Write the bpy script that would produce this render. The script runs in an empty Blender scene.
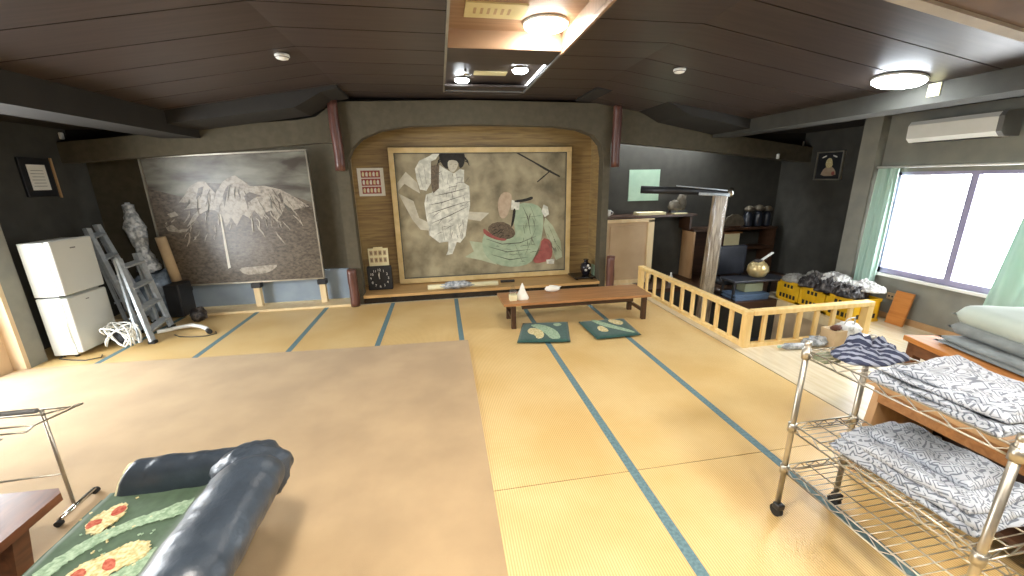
import bpy, bmesh, math, random
from math import pi, sin, cos, radians as R
from mathutils import Vector, Matrix, noise
random.seed(7)
S = bpy.context.scene
COL = S.collection
# ------------------------------------------------------------------ render look
S.view_settings.view_transform = 'Standard'
S.view_settings.look = 'None'
S.view_settings.gamma = 1.0
S.view_settings.use_curve_mapping = False
S.view_settings.exposure = 0.5
S.render.film_transparent = False
try:
    S.cycles.use_denoising = True
    S.cycles.denoiser = 'OPENIMAGEDENOISE'
    S.cycles.max_bounces = 8
    S.cycles.diffuse_bounces = 5
    S.cycles.sample_clamp_indirect = 6.0
except Exception:
    pass

# ------------------------------------------------------------------ materials
def lin(c):
    if isinstance(c, str):
        c = tuple(int(c[i:i + 2], 16) / 255 for i in (0, 2, 4))
    return tuple(x / 12.92 if x <= .04045 else ((x + .055) / 1.055) ** 2.4 for x in c) + (1.0,)

MATS = {}
def mat(name, c1, c2=None, rough=.6, metal=0.0, scale=6.0, stretch=(1, 1, 1), detail=4.0, bump=0.0, bscale=None, spec=.5, lo=.35, hi=.65, sheen=0.0, dist=0.0):
    """Principled surface whose colour runs between c1 and c2 along stretched noise in object space."""
    m = bpy.data.materials.new(name)
    m.use_nodes = True
    nt = m.node_tree
    b = nt.nodes['Principled BSDF']
    b.inputs['Roughness'].default_value = rough
    b.inputs['Metallic'].default_value = metal
    b.inputs['Specular IOR Level'].default_value = spec
    if sheen:
        b.inputs['Sheen Weight'].default_value = sheen
    tc = nt.nodes.new('ShaderNodeTexCoord')
    mp = nt.nodes.new('ShaderNodeMapping')
    mp.inputs['Scale'].default_value = stretch
    nt.links.new(tc.outputs['Object'], mp.inputs['Vector'])
    n = nt.nodes.new('ShaderNodeTexNoise')
    n.inputs['Scale'].default_value = scale
    n.inputs['Detail'].default_value = detail
    n.inputs['Distortion'].default_value = dist
    nt.links.new(mp.outputs['Vector'], n.inputs['Vector'])
    rp = nt.nodes.new('ShaderNodeValToRGB')
    rp.color_ramp.elements[0].position = lo
    rp.color_ramp.elements[1].position = hi
    rp.color_ramp.elements[0].color = lin(c1)
    rp.color_ramp.elements[1].color = lin(c2 or c1)
    nt.links.new(n.outputs['Fac'], rp.inputs['Fac'])
    nt.links.new(rp.outputs['Color'], b.inputs['Base Color'])
    if bump:
        n2 = n
        if bscale:
            n2 = nt.nodes.new('ShaderNodeTexNoise')
            n2.inputs['Scale'].default_value = bscale
            n2.inputs['Detail'].default_value = 3
            nt.links.new(mp.outputs['Vector'], n2.inputs['Vector'])
        bp = nt.nodes.new('ShaderNodeBump')
        bp.inputs['Strength'].default_value = bump
        bp.inputs['Distance'].default_value = .01
        nt.links.new(n2.outputs['Fac'], bp.inputs['Height'])
        nt.links.new(bp.outputs['Normal'], b.inputs['Normal'])
    MATS[name] = m
    return m

def emit(name, col, strength):
    m = bpy.data.materials.new(name)
    m.use_nodes = True
    nt = m.node_tree
    b = nt.nodes['Principled BSDF']
    b.inputs['Base Color'].default_value = lin(col)
    b.inputs['Emission Color'].default_value = lin(col)
    b.inputs['Emission Strength'].default_value = strength
    MATS[name] = m
    return m

def wave_mix(m, c1, c2, scale, direction, fac=.5, bump=.2, profile='SIN', distortion=0.0):
    """multiply fine ribs (woven rush, quilting) over a material's colour"""
    nt = m.node_tree
    b = nt.nodes['Principled BSDF']
    src = b.inputs['Base Color'].links[0].from_socket
    tc = nt.nodes.new('ShaderNodeTexCoord')
    w = nt.nodes.new('ShaderNodeTexWave')
    w.bands_direction = direction
    w.wave_profile = profile
    w.inputs['Scale'].default_value = scale
    w.inputs['Distortion'].default_value = distortion
    nt.links.new(tc.outputs['Object'], w.inputs['Vector'])
    rp = nt.nodes.new('ShaderNodeValToRGB')
    rp.color_ramp.elements[0].color = lin(c1)
    rp.color_ramp.elements[1].color = lin(c2)
    nt.links.new(w.outputs['Fac'], rp.inputs['Fac'])
    mx = nt.nodes.new('ShaderNodeMixRGB')
    mx.blend_type = 'MULTIPLY'
    mx.inputs['Fac'].default_value = fac
    nt.links.new(src, mx.inputs['Color1'])
    nt.links.new(rp.outputs['Color'], mx.inputs['Color2'])
    nt.links.new(mx.outputs['Color'], b.inputs['Base Color'])
    if bump:
        bp = nt.nodes.new('ShaderNodeBump')
        bp.inputs['Strength'].default_value = bump
        bp.inputs['Distance'].default_value = .003
        nt.links.new(w.outputs['Fac'], bp.inputs['Height'])
        nt.links.new(bp.outputs['Normal'], b.inputs['Normal'])
    return m

def pane_mat(name, tint, gloss=.06, rough=.02):
    m = bpy.data.materials.new(name)
    m.use_nodes = True
    nt = m.node_tree
    nt.nodes.remove(nt.nodes['Principled BSDF'])
    out = nt.nodes['Material Output']
    t = nt.nodes.new('ShaderNodeBsdfTransparent')
    t.inputs['Color'].default_value = lin(tint)
    g = nt.nodes.new('ShaderNodeBsdfGlossy')
    g.inputs['Roughness'].default_value = rough
    mx = nt.nodes.new('ShaderNodeMixShader')
    mx.inputs['Fac'].default_value = gloss
    nt.links.new(t.outputs[0], mx.inputs[1])
    nt.links.new(g.outputs[0], mx.inputs[2])
    nt.links.new(mx.outputs[0], out.inputs['Surface'])
    MATS[name] = m
    return m

def zigzag_mat(name, white, grey, sc=9.0):
    """printed quilt cloth: grey zigzag, maze like lines on white"""
    m = mat(name, white, white, rough=.85, sheen=.2)
    nt = m.node_tree
    b = nt.nodes['Principled BSDF']
    tc = nt.nodes.new('ShaderNodeTexCoord')
    v = nt.nodes.new('ShaderNodeTexVoronoi')
    v.distance = 'CHEBYCHEV'
    v.inputs['Scale'].default_value = sc
    mpv = nt.nodes.new('ShaderNodeMapping')
    mpv.inputs['Rotation'].default_value = (0.3, .2, .7)
    nt.links.new(tc.outputs['Object'], mpv.inputs['Vector'])
    nt.links.new(mpv.outputs['Vector'], v.inputs['Vector'])
    mth = nt.nodes.new('ShaderNodeMath')
    mth.operation = 'MULTIPLY'
    mth.inputs[1].default_value = 30.0
    nt.links.new(v.outputs['Distance'], mth.inputs[0])
    sn = nt.nodes.new('ShaderNodeMath')
    sn.operation = 'SINE'
    nt.links.new(mth.outputs[0], sn.inputs[0])
    rp = nt.nodes.new('ShaderNodeValToRGB')
    rp.color_ramp.elements[0].position = .30
    rp.color_ramp.elements[1].position = .62
    rp.color_ramp.elements[0].color = lin(white)
    rp.color_ramp.elements[1].color = lin(grey)
    nt.links.new(sn.outputs[0], rp.inputs['Fac'])
    nt.links.new(rp.outputs['Color'], b.inputs['Base Color'])
    return m

tat = mat('rush', 'e3c080', 'efd298', rough=.34, scale=1.6, detail=5, spec=.45)
wave_mix(tat, 'b8a98a', 'ffffff', 24.0, 'X', fac=.55, bump=.3)
mat('border_blue', '567279', '6c8a90', rough=.7, scale=60, bump=.2)
mat('gap_dark', '3a2c20', '4a3828', rough=.9)
mat('pale_boards', 'dccba8', 'e9dcc0', rough=.17, scale=3, stretch=(8, 1, 1), spec=.75)
mat('carpet_brown', 'aa906c', 'b99e77', rough=.95, scale=2.2, detail=8, sheen=.15, bump=.25, bscale=300)
mat('ceiling_wood', '372e29', '433833', rough=.42, scale=5, stretch=(.4, 7, 1))
mat('ceiling_light_wood', '8f745c', 'a2866b', rough=.5, scale=4, stretch=(.5, 8, 1))
mat('dark_beam', '221f1b', '292621', rough=.8, scale=3)
mat('plaster_olive', '4f4939', '575040', rough=.9, scale=14, bump=.15, bscale=160)
mat('plaster_dark', '3c3b36', '44433d', rough=.9, scale=6, bump=.15, bscale=160)
mat('plaster_grey', '7f7e76', '8a897e', rough=.9, scale=5, bump=.15, bscale=160)
mat('plaster_tan', 'cdb491', 'd6bf9e', rough=.85, scale=4)
mat('toko_wood', '826a47', 'a38b5b', rough=.4, scale=3.2, stretch=(.7, 1, 9), detail=6, dist=.6, spec=.5)
mat('toko_floor', 'b08a55', 'c39d68', rough=.35, scale=4, stretch=(.6, 8, 1))
mat('black_lacquer', '191512', '221c18', rough=.25)
mat('log_red', '4a2a22', '69443a', rough=.35, scale=6, stretch=(3, 3, .6), spec=.6)
mat('pine', 'e6c27c', 'f0d293', rough=.45, scale=6, stretch=(3, 3, .5))
mat('pine_pale', 'd9bf90', 'e4cfa4', rough=.5, scale=6, stretch=(2, 2, .4))
mat('wood_brown', '97693f', 'ad7d51', rough=.35, scale=5, stretch=(.5, 6, 6), dist=.5)
mat('wood_dark', '3f2a1c', '4c3323', rough=.4, scale=6, stretch=(.5, 5, 5))
mat('wood_red', '5c3721', '784a2d', rough=.35, scale=7, stretch=(3, .7, 3), dist=.8)
mat('wood_orange', 'b5743a', 'c68546', rough=.55, spec=.25, scale=5, stretch=(5, .6, 5))
mat('wood_tan', 'b08a60', 'bf9a70', rough=.5, scale=5, stretch=(4, 1, .6))
mat('trim_beige', '9d9384', 'aaa091', rough=.8)
mat('panel_brown', '5d4733', '6b533c', rough=.85, scale=4)
mat('panel_beige', 'b39a78', 'bfa684', rough=.6, scale=3)
mat('blue_dado', '8896a4', '94a2ae', rough=.7, scale=4)
mat('white_enamel', 'cdd0c9', 'd4d6cf', rough=.35, scale=2)
mat('white_plastic', 'e8e9e2', 'efefe9', rough=.4)
mat('grey_plastic', '6a6a68', '747472', rough=.5)
mat('dark_plastic', '1d1e20', '26272a', rough=.45)
mat('aluminium', 'aab2b8', 'bfc6cb', rough=.4, metal=.35, scale=20)
mat('alu_window', '9a95b4', 'aaa5c2', rough=.4, metal=.2)
mat('chrome', 'b9b7b2', 'd0cec8', rough=.15, metal=1.0)
mat('brass_wire', 'b0aa9c', 'c6c0b2', rough=.36, metal=.9)
mat('leather_navy', '323a43', '3c454f', rough=.38, scale=8, bump=.25, bscale=40, spec=.5)
mat('rubber', '141414', '1b1b1b', rough=.7)
mat('cloth_green', '40573f', '4c644a', rough=.9, scale=30, sheen=.3)
mat('cloth_mint', '7f9a7c', 'b0c6a8', rough=.9, scale=60)
mat('cloth_cream', 'b9a86c', 'e8dcae', rough=.9, scale=70)
mat('cloth_red', 'a5402e', 'c9765a', rough=.9, scale=70)
mat('cloth_teal', '24483f', '2d544a', rough=.9, scale=30, sheen=.2)
mat('curtain_green', 'b4d2c4', 'c2dbcf', rough=.85, scale=5, stretch=(1, 4, .3))
mat('ink_dark', '24221e', '302d28', rough=.8, scale=20)
mat('paint_ground', '6a614a', 'aca182', rough=.45, scale=3.2, detail=14, lo=.32, hi=.66, dist=.15)
mat('paint_white', 'b6b6a8', 'e0dfd0', rough=.5, scale=14)
mat('paint_pale', 'b3ad98', 'cbc6b2', rough=.5, scale=9)
mat('paint_green', '90a286', 'a6b698', rough=.5, scale=8)
mat('paint_green_pale', 'a0a88a', 'b3ba9c', rough=.5, scale=9)
mat('paint_veil', 'a8937a', 'b7a38a', rough=.5, scale=14)
mat('paint_red', '8f4a44', 'a05a52', rough=.5, scale=14)
mat('paint_brown', '43372b', '7a6a54', rough=.5, scale=45, lo=.2, hi=.8)
mat('paint_line', '4f4d44', '5d5b50', rough=.5)
mat('peak_ground', '3d352c', '73685a', rough=.3, scale=26, detail=14, lo=.30, hi=.72, dist=.25, stretch=(1, 1, 1.6))
mat('peak_snow', '6c6458', 'a59c8d', rough=.3, scale=24, detail=12, lo=.28, hi=.58, dist=.3)
mat('peak_cloud', '474038', '86867a', rough=.3, scale=4, detail=12, lo=.34, hi=.66, dist=.3, stretch=(.5, 1, 1.5))
mat('silver_frame', 'a09a8c', 'b4ae9f', rough=.3, metal=.7)
mat('gilt_frame', 'c4a972', 'd2ba86', rough=.4, scale=8)
mat('paper_white', 'e9e6da', 'f0eee4', rough=.8)
mat('paper_cream', 'e0d6a8', 'e8dfb6', rough=.7)
mat('paper_red', '9a4a44', 'ac5a52', rough=.7, scale=60)
mat('pale_green_board', '9fbfa8', 'acc9b2', rough=.5)
mat('crate_yellow', 'd9a812', 'e4b622', rough=.45)
mat('navy_vinyl', '2a2d35', '33363f', rough=.45, scale=6)
mat('blue_box', '4a5f7a', '58708c', rough=.5, scale=12, stretch=(1, 1, 8))
mat('sage_box', '8d9478', '999f84', rough=.6)
mat('gold', 'b9a06a', 'd9c897', rough=.3, metal=.45, scale=9)
mat('bag_dark', '241f1f', '77716c', rough=.45, scale=15, detail=7, lo=.50, hi=.68)
mat('bag_white', '8f8c88', 'd6d5d0', rough=.5, scale=14, detail=6, lo=.36, hi=.52)
mat('bag_grey', '85837c', '99978f', rough=.5, scale=9)
mat('cloth_navy', '242a40', '2f3650', rough=.85, scale=8)
wave_mix(mat('cloth_striped', '262c42', '30374f', rough=.85, scale=8), 'ffffff', 'ffffff', 12.0, 'DIAGONAL', fac=1.0, bump=0)
mat('cloth_bluegrey', '70758a', '868b9c', rough=.85, scale=8)
mat('film_wrap', '868c90', 'c6cacc', rough=.2, scale=22, lo=.4, hi=.6, spec=.8, bump=.6, bscale=30)
mat('film_blue', '5d6a78', '8a98a5', rough=.2, scale=14, spec=.8)
mat('cardboard', 'b39a76', 'c0a884', rough=.8)
mat('futon_grey', '7d8586', '8f9798', rough=.9, scale=12, sheen=.2)
mat('futon_pale', 'b9c6bb', 'c6d1c7', rough=.85, scale=4, sheen=.2)
mat('ceramic_black', '18161a', '25222a', rough=.15)
mat('ceramic_white', 'd8d6cf', 'e6e4dd', rough=.25)
mat('antique_wood', '6f5c45', 'b3a187', rough=.45, scale=9, stretch=(4, 4, .5), lo=.35, hi=.65, detail=8)
mat('bottle_dark', '20242c', '2d323c', rough=.3)
mat('ornament_brown', '4d463a', '6a6150', rough=.6, scale=14)
mat('sticker', 'd8cf9c', 'e2d9aa', rough=.6)
mat('dried_leaf', '4a2a20', '603a2a', rough=.8)
def stripe_cloth(m, c):
    nt = m.node_tree
    for nd in nt.nodes:
        if nd.type == 'MIX_RGB':
            nd.blend_type = 'MIX'
            nd.inputs['Color2'].default_value = lin(c)
            w = [q for q in nt.nodes if q.type == 'TEX_WAVE'][0]
            rp = nt.nodes.new('ShaderNodeValToRGB')
            rp.color_ramp.interpolation = 'CONSTANT'
            rp.color_ramp.elements[1].position = .62
            rp.color_ramp.elements[0].color = (0, 0, 0, 1)
            rp.color_ramp.elements[1].color = (1, 1, 1, 1)
            for l in list(nt.links):
                if l.to_node == nd and l.to_socket == nd.inputs['Color2']:
                    nt.links.remove(l)
            nt.links.new(w.outputs['Fac'], rp.inputs['Fac'])
            nt.links.new(rp.outputs['Color'], nd.inputs['Fac'])
stripe_cloth(MATS['cloth_striped'], '8a90a0')
def translucent(m, c, f):
    nt = m.node_tree
    b = nt.nodes['Principled BSDF']; out = nt.nodes['Material Output']
    t = nt.nodes.new('ShaderNodeBsdfTranslucent'); t.inputs['Color'].default_value = lin(c)
    mx = nt.nodes.new('ShaderNodeMixShader'); mx.inputs['Fac'].default_value = f
    nt.links.new(b.outputs[0], mx.inputs[1]); nt.links.new(t.outputs[0], mx.inputs[2]); nt.links.new(mx.outputs[0], out.inputs['Surface'])
translucent(MATS['curtain_green'], 'a9c9ba', .14)
zigzag_mat('quilt_print', 'aab0b8', '5d636d', 21.0)
zigzag_mat('quilt_print_fine', 'b3b9c1', '6b717c', 24.0)
pane_mat('window_glass', 'ffffff', .05)
pane_mat('clear_film', 'f6f7f7', .05, .22)
emit('lamp_warm', 'fff6ea', 62.0)
emit('lamp_cool', 'eef8ff', 55.0)
emit('lamp_fill', 'fff8ee', 150.0)  # strong emission for the added lamps out of view
emit('lamp_spot', 'f4fbff', 40.0)

# ------------------------------------------------------------------ mesh helpers
class MB:
    """collects shapes (world or local metres) into one mesh"""
    def __init__(self):
        self.bm = bmesh.new()
        self.mi = 0
        self.mats = []
    def use(self, m):
        if m not in self.mats:
            self.mats.append(m)
        self.mi = self.mats.index(m)
        return self
    def _f(self, vs):
        try:
            f = self.bm.faces.new(vs)
            f.material_index = self.mi
            return f
        except ValueError:
            return None
    def box(self, x0, x1, y0, y1, z0, z1, M=None, bev=0.0):
        cs = [(x0, y0, z0), (x1, y0, z0), (x1, y1, z0), (x0, y1, z0), (x0, y0, z1), (x1, y0, z1), (x1, y1, z1), (x0, y1, z1)]
        vs = [self.bm.verts.new((M @ Vector(c)) if M else c) for c in cs]
        fs = [self._f([vs[i] for i in q]) for q in ((3, 2, 1, 0), (4, 5, 6, 7), (0, 1, 5, 4), (1, 2, 6, 5), (2, 3, 7, 6), (3, 0, 4, 7))]
        if bev:
            es = list({e for f in fs for e in f.edges})
            r = bmesh.ops.bevel(self.bm, geom=es, offset=bev, segments=2, affect='EDGES', profile=.5)
            for f in r['faces']:
                f.material_index = self.mi
        return self
    def tube(self, pts, r, n=8, caps=True):
        pts = [Vector(p) for p in pts]
        rs = r if isinstance(r, (list, tuple)) else [r] * len(pts)
        rings = []
        up = None
        for i, p in enumerate(pts):
            t = (pts[min(i + 1, len(pts) - 1)] - pts[max(i - 1, 0)]).normalized()
            if up is None:
                up = Vector((0, 0, 1)) if abs(t.z) < .9 else Vector((1, 0, 0))
            a = t.cross(up)
            if a.length < 1e-4:
                a = t.orthogonal()
            a.normalize()
            b = a.cross(t).normalized()
            up = b
            rings.append([self.bm.verts.new(p + a * rs[i] * cos(2 * pi * k / n) + b * rs[i] * sin(2 * pi * k / n)) for k in range(n)])
        for i in range(len(rings) - 1):
            for k in range(n):
                f = self._f([rings[i][k], rings[i][(k + 1) % n], rings[i + 1][(k + 1) % n], rings[i + 1][k]])
                if f:
                    f.smooth = True
        if caps:
            self._f(rings[0][::-1])
            self._f(rings[-1])
        return self
    def lathe(self, prof, c=(0, 0, 0), n=20, wob=0.0):
        c = Vector(c)
        rings = []
        for r, z in prof:
            rings.append([self.bm.verts.new(c + Vector((r * cos(2 * pi * k / n) * (1 + wob * sin(5 * 2 * pi * k / n)), r * sin(2 * pi * k / n) * (1 + wob * sin(5 * 2 * pi * k / n)), z))) for k in range(n)])
        for i in range(len(rings) - 1):
            for k in range(n):
                f = self._f([rings[i][k], rings[i][(k + 1) % n], rings[i + 1][(k + 1) % n], rings[i + 1][k]])
                if f:
                    f.smooth = True
        self._f(rings[0][::-1])
        self._f(rings[-1])
        return self
    def prism_xz(self, poly, y0, y1):
        a = [self.bm.verts.new((x, y0, z)) for x, z in poly]
        b = [self.bm.verts.new((x, y1, z)) for x, z in poly]
        self._f(a); self._f(b[::-1])
        n = len(poly)
        for i in range(n):
            self._f([a[i], b[i], b[(i + 1) % n], a[(i + 1) % n]])
        return self
    def prism_yz(self, poly, x0, x1):
        a = [self.bm.verts.new((x0, y, z)) for y, z in poly]
        b = [self.bm.verts.new((x1, y, z)) for y, z in poly]
        self._f(a); self._f(b[::-1])
        n = len(poly)
        for i in range(n):
            self._f([a[i], b[i], b[(i + 1) % n], a[(i + 1) % n]])
        return self
    def prism_xy(self, poly, z0, z1):
        a = [self.bm.verts.new((x, y, z0)) for x, y in poly]
        b = [self.bm.verts.new((x, y, z1)) for x, y in poly]
        self._f(a[::-1]); self._f(b)
        n = len(poly)
        for i in range(n):
            self._f([a[i], a[(i + 1) % n], b[(i + 1) % n], b[i]])
        return self
    def poly(self, pts):
        f = self._f([self.bm.verts.new(p) for p in pts])
        return self
    def grid(self, fn, nu, nv, closed_u=False, smooth=True):
        rows = [[self.bm.verts.new(fn(i / (nu if closed_u else nu - 1), j / (nv - 1))) for i in range(nu)] for j in range(nv)]
        for j in range(nv - 1):
            for i in range(nu if closed_u else nu - 1):
                f = self._f([rows[j][i], rows[j][(i + 1) % nu], rows[j + 1][(i + 1) % nu], rows[j + 1][i]])
                if f:
                    f.smooth = smooth
        return rows
    def blob(self, c, s, amp=.15, freq=3.0, seed=0, n=18, squash=0.0, M=None):
        """lumpy rounded body, size s, centred at c"""
        c = Vector(c)
        def fn(u, v):
            th = 2 * pi * u; ph = pi * v
            d = Vector((cos(th) * sin(ph), sin(th) * sin(ph), -cos(ph)))
            e = Vector([math.copysign(abs(x) ** (1 - squash), x) for x in d])
            k = 1 + amp * noise.noise(d * freq + Vector((seed * 3.1, seed * 1.7, seed)))
            p = Vector((e.x * s[0], e.y * s[1], e.z * s[2])) * k
            return (M @ p if M else p) + c
        self.grid(fn, n, n // 2 + 3, closed_u=True)
        return self
    def slab(self, x0, x1, y0, y1, z0, z1, amp=.01, freq=6.0, seed=0, nu=26, nv=22, edge=.5, M=None, drop=None):
        """soft folded cloth layer with rounded edges and creased top"""
        h = z1 - z0
        def side(t):
            return 1.0
        for top in (1, 0):
            def fn(u, v, top=top):
                ex = min(u, 1 - u) * (x1 - x0); ey = min(v, 1 - v) * (y1 - y0)
                e = min(1.0, min(ex, ey) / (h * edge + 1e-6))
                k = math.sqrt(max(0.0, 1 - (1 - e) ** 2))
                x = x0 + u * (x1 - x0); y = y0 + v * (y1 - y0)
                q = noise.noise(Vector((x * freq + seed, y * freq, seed * 2.3)))
                q2 = noise.noise(Vector((x * freq * 2.6, y * freq * 2.6 + seed, seed)))
                w = (q + .5 * q2) * amp
                mid = (z0 + z1) / 2
                z = mid + (h / 2) * k * (1 if top else -1) + (w * k if top else 0)
                x += .6 * amp * noise.noise(Vector((y * freq, seed, z * 9)))
                y += .6 * amp * noise.noise(Vector((x * freq, seed + 5, z * 9)))
                if drop:
                    z += drop(u, v)
                p = Vector((x, y, z))
                return M @ p if M else p
            self.grid(fn, nu, nv)
        bmesh.ops.remove_doubles(self.bm, verts=self.bm.verts, dist=1e-5)
        return self
    def crumple(self, c, sx, sy, h, seed=0, n=34, fine=1.0, rot=0.0):
        """crumpled sheet or bag heaped on a surface: ridged top, irregular outline, closed below"""
        c = Vector(c)
        rings = []
        for j in range(n + 1):
            t = j / n
            ring = []
            for k in range(n * 2):
                a = 2 * pi * k / (n * 2)
                ro = 1 + .22 * noise.noise(Vector((cos(a) * 1.3 + seed, sin(a) * 1.3, seed * .7))) + .06 * noise.noise(Vector((cos(a) * 5, sin(a) * 5, seed)))
                x, y = t * ro * cos(a) * sx, t * ro * sin(a) * sy
                q = Vector((x * 16 * fine + seed, y * 16 * fine, seed * 1.9))
                rg = 1 - 2 * abs(noise.noise(q)) + .5 * (1 - 2 * abs(noise.noise(q * 2.1)))
                z = h * (max(0, 1 - t ** 3) ** .5) * (.35 + .45 * max(0, rg) + .35 * noise.noise(q * .4))
                z = max(z, .004 * (1 - t))
                xr, yr = x * cos(rot) - y * sin(rot), x * sin(rot) + y * cos(rot)
                ring.append(self.bm.verts.new(c + Vector((xr, yr, z))))
            rings.append(ring)
        for j in range(n):
            for k in range(n * 2):
                f = self._f([rings[j][k], rings[j + 1][k], rings[j + 1][(k + 1) % (n * 2)], rings[j][(k + 1) % (n * 2)]])
                if f:
                    f.smooth = True
        self._f([v for v in rings[-1]][::-1])
        bmesh.ops.remove_doubles(self.bm, verts=self.bm.verts, dist=1e-5)
        return self
    def build(self, name, m=None, parent=None, world=True, smooth=None, recalc=True):
        if recalc:
            bmesh.ops.recalc_face_normals(self.bm, faces=self.bm.faces)
        if parent is not None and world:
            off = Vector((0, 0, 0)); o = parent
            while o is not None:
                off += o.location; o = o.parent
            bmesh.ops.translate(self.bm, verts=self.bm.verts, vec=-off)
        me = bpy.data.meshes.new(name)
        self.bm.to_mesh(me)
        self.bm.free()
        for mm in (self.mats or [m]):
            me.materials.append(MATS[mm])
        if smooth is not None:
            for p in me.polygons:
                p.use_smooth = smooth
        o = bpy.data.objects.new(name, me)
        COL.objects.link(o)
        if parent is not None:
            o.parent = parent
        return o

def thing(name, label, cat, loc=(0, 0, 0), group=None, rz=0.0):
    o = bpy.data.objects.new(name, None)
    o.empty_display_size = .1
    COL.objects.link(o)
    o.location = loc
    o.rotation_euler.z = rz
    return tag(o, label, cat, group)
def tag(o, label, cat, group=None, kind=None):
    o['label'] = label; o['category'] = cat
    if group: o['group'] = group
    if kind: o['kind'] = kind
    return o
def struct(o):
    o['kind'] = 'structure'
    return o
def dup(root, loc, rz, label, group=None):
    r = root.copy(); COL.objects.link(r); r.location = loc; r.rotation_euler.z = rz
    r['label'] = label
    if group: r['group'] = group
    for ch in list(root.children):
        c = ch.copy(); COL.objects.link(c); c.parent = r
        for g in ch.children:
            d = g.copy(); COL.objects.link(d); d.parent = c
    return r
def setlabel(o, t):
    o['label'] = t
    return o
def rotz(a, c):
    c = Vector(c)
    return Matrix.Translation(c) @ Matrix.Rotation(a, 4, 'Z') @ Matrix.Translation(-c)
def bar(mb, a, b, w, d, up=(0, 0, 1)):
    """rectangular bar from a to b, w across, d along up"""
    a, b = Vector(a), Vector(b)
    t = (b - a).normalized(); u = Vector(up)
    s = t.cross(u)
    if s.length < 1e-4:
        u = Vector((0, 1, 0)); s = t.cross(u)
    s.normalize(); u = s.cross(t).normalized()
    vs = []
    for p in (a, b):
        for i, j in ((-1, -1), (1, -1), (1, 1), (-1, 1)):
            vs.append(mb.bm.verts.new(p + s * w / 2 * i + u * d / 2 * j))
    for q in ((3, 2, 1, 0), (4, 5, 6, 7), (0, 1, 5, 4), (1, 2, 6, 5), (2, 3, 7, 6), (3, 0, 4, 7)):
        mb._f([vs[i] for i in q])
    return mb

# ------------------------------------------------------------------ camera
CAM = Vector((.7646, 0, 1.697))
def rot(ax, a): return Matrix.Rotation(a, 3, ax)
YAW, PITCH, ROLL, FPX = .17, -.2669, -.018, 398.0
def turn(v):
    x, y, z = v
    c, s = cos(ROLL), sin(ROLL); x, z = c * x - s * z, s * x + c * z
    c, s = cos(PITCH), sin(PITCH); y, z = c * y - s * z, s * y + c * z
    c, s = cos(YAW), sin(YAW); x, y = c * x + s * y, -s * x + c * y
    return Vector((x, y, z))
cd = bpy.data.cameras.new('camera')
cd.sensor_width = 36.0
cd.lens = FPX / 1024 * 36.0
cd.clip_start = .02
cam = bpy.data.objects.new('camera', cd)
COL.objects.link(cam)
rx, uy, bz = turn((1, 0, 0)), turn((0, 0, 1)), -turn((0, 1, 0))
cam.matrix_world = Matrix(((rx.x, uy.x, bz.x, CAM.x), (rx.y, uy.y, bz.y, CAM.y), (rx.z, uy.z, bz.z, CAM.z), (0, 0, 0, 1)))
S.camera = cam

# ================================================================== SETTING
W = .9
def zc(x): return 2.75 - .16 * max(0.0, abs(x - 1.2) - 1.5)
# floor: rush mats with blue borders, a strip of pale boards on the right with the stair opening
mb = MB()
xs0, xs1, yb = -3.66, 3.6, 5.72
seams = [-2.2, -.1, 1.86, yb]
mb.use('gap_dark').box(xs0, xs1, -2.2, yb, -.06, -.004)
for k in range(-4, 4):
    xa = max(xs0, k * W); xb_ = min(xs1, (k + 1) * W)
    if xb_ - xa < .05: continue
    for i in range(3):
        mb.use('rush').box(xa + .028, xb_ - .028 if k < 3 else xb_ - .012, seams[i] + .003, seams[i + 1] - .003, -.05, 0)
    if k > -4:
        mb.use('border_blue').box(xa - .028, xa + .028, -2.2, yb, -.05, .0012)
HX0, HX1, HY0, HY1 = 3.80, 5.33, 3.37, 4.62
mb.use('pale_boards')
HXM, HYM = 4.64, 5.52
for x0, x1, y0, y1 in ((3.6, HX0, -2.2, 6.4), (HX0, HX1, -2.2, HY0), (HX1, 6.75, -2.2, 5.0)):
    mb.box(x0, x1, y0, y1, -.06, 0)
mb.use('wood_dark')
for x0, x1, y0, y1 in ((HXM, HX1, HY1, 6.4), (HX0, HXM, HYM, 6.4), (HX1, 6.75, 5.0, 6.4)):
    mb.box(x0, x1, y0, y1, -.06, 0)
mb.use('pale_boards')
mb.use('pale_boards').box(-3.66, 3.6, yb, 6.4, -.06, 0)
struct(mb.build('floor'))
for nm, m_, q in (('wall_stair_left', 'plaster_dark', (HX0 - .05, HX0, HY0, HYM)), ('wall_stair_right', 'plaster_tan', (HX1, HX1 + .05, HY0, HY1)), ('wall_stair_front', 'plaster_dark', (HX0 - .05, HX1 + .05, HY0 - .05, HY0)),
                 ('wall_stair_back', 'plaster_dark', (HXM, HX1 + .05, HY1, HY1 + .05)), ('wall_stair_side', 'plaster_dark', (HXM, HXM + .05, HY1 + .05, HYM)), ('wall_stair_rear', 'plaster_dark', (HX0 - .05, HXM + .05, HYM, HYM + .05))):
    mb = MB(); mb.use(m_).box(*q, -1.6, -.06); struct(mb.build(nm))
mb = MB(); mb.use('wood_dark').box(HX0, HX1, HY0, HYM, -1.65, -1.6); struct(mb.build('floor_stair_landing'))
mb = MB(); mb.use('navy_vinyl')
for i in range(5):
    mb.box(HX0 + i * .26, HX0 + i * .26 + .28, HY0 + .01, HY1 - .01, -1.6, -1.5 + i * .24)
struct(mb.build('floor_stairs'))
mb = MB()
mb.use('pine_pale').box(HX1 - .03, HX1 + .03, HY0, HY1, -.10, .012)
mb.use('wood_dark').box(HXM, HX1, HY1 - .03, HY1 + .03, -.10, .012).box(HXM - .03, HXM + .03, HY1, HYM, -.10, .012)
struct(mb.build('trim_1'))

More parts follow.
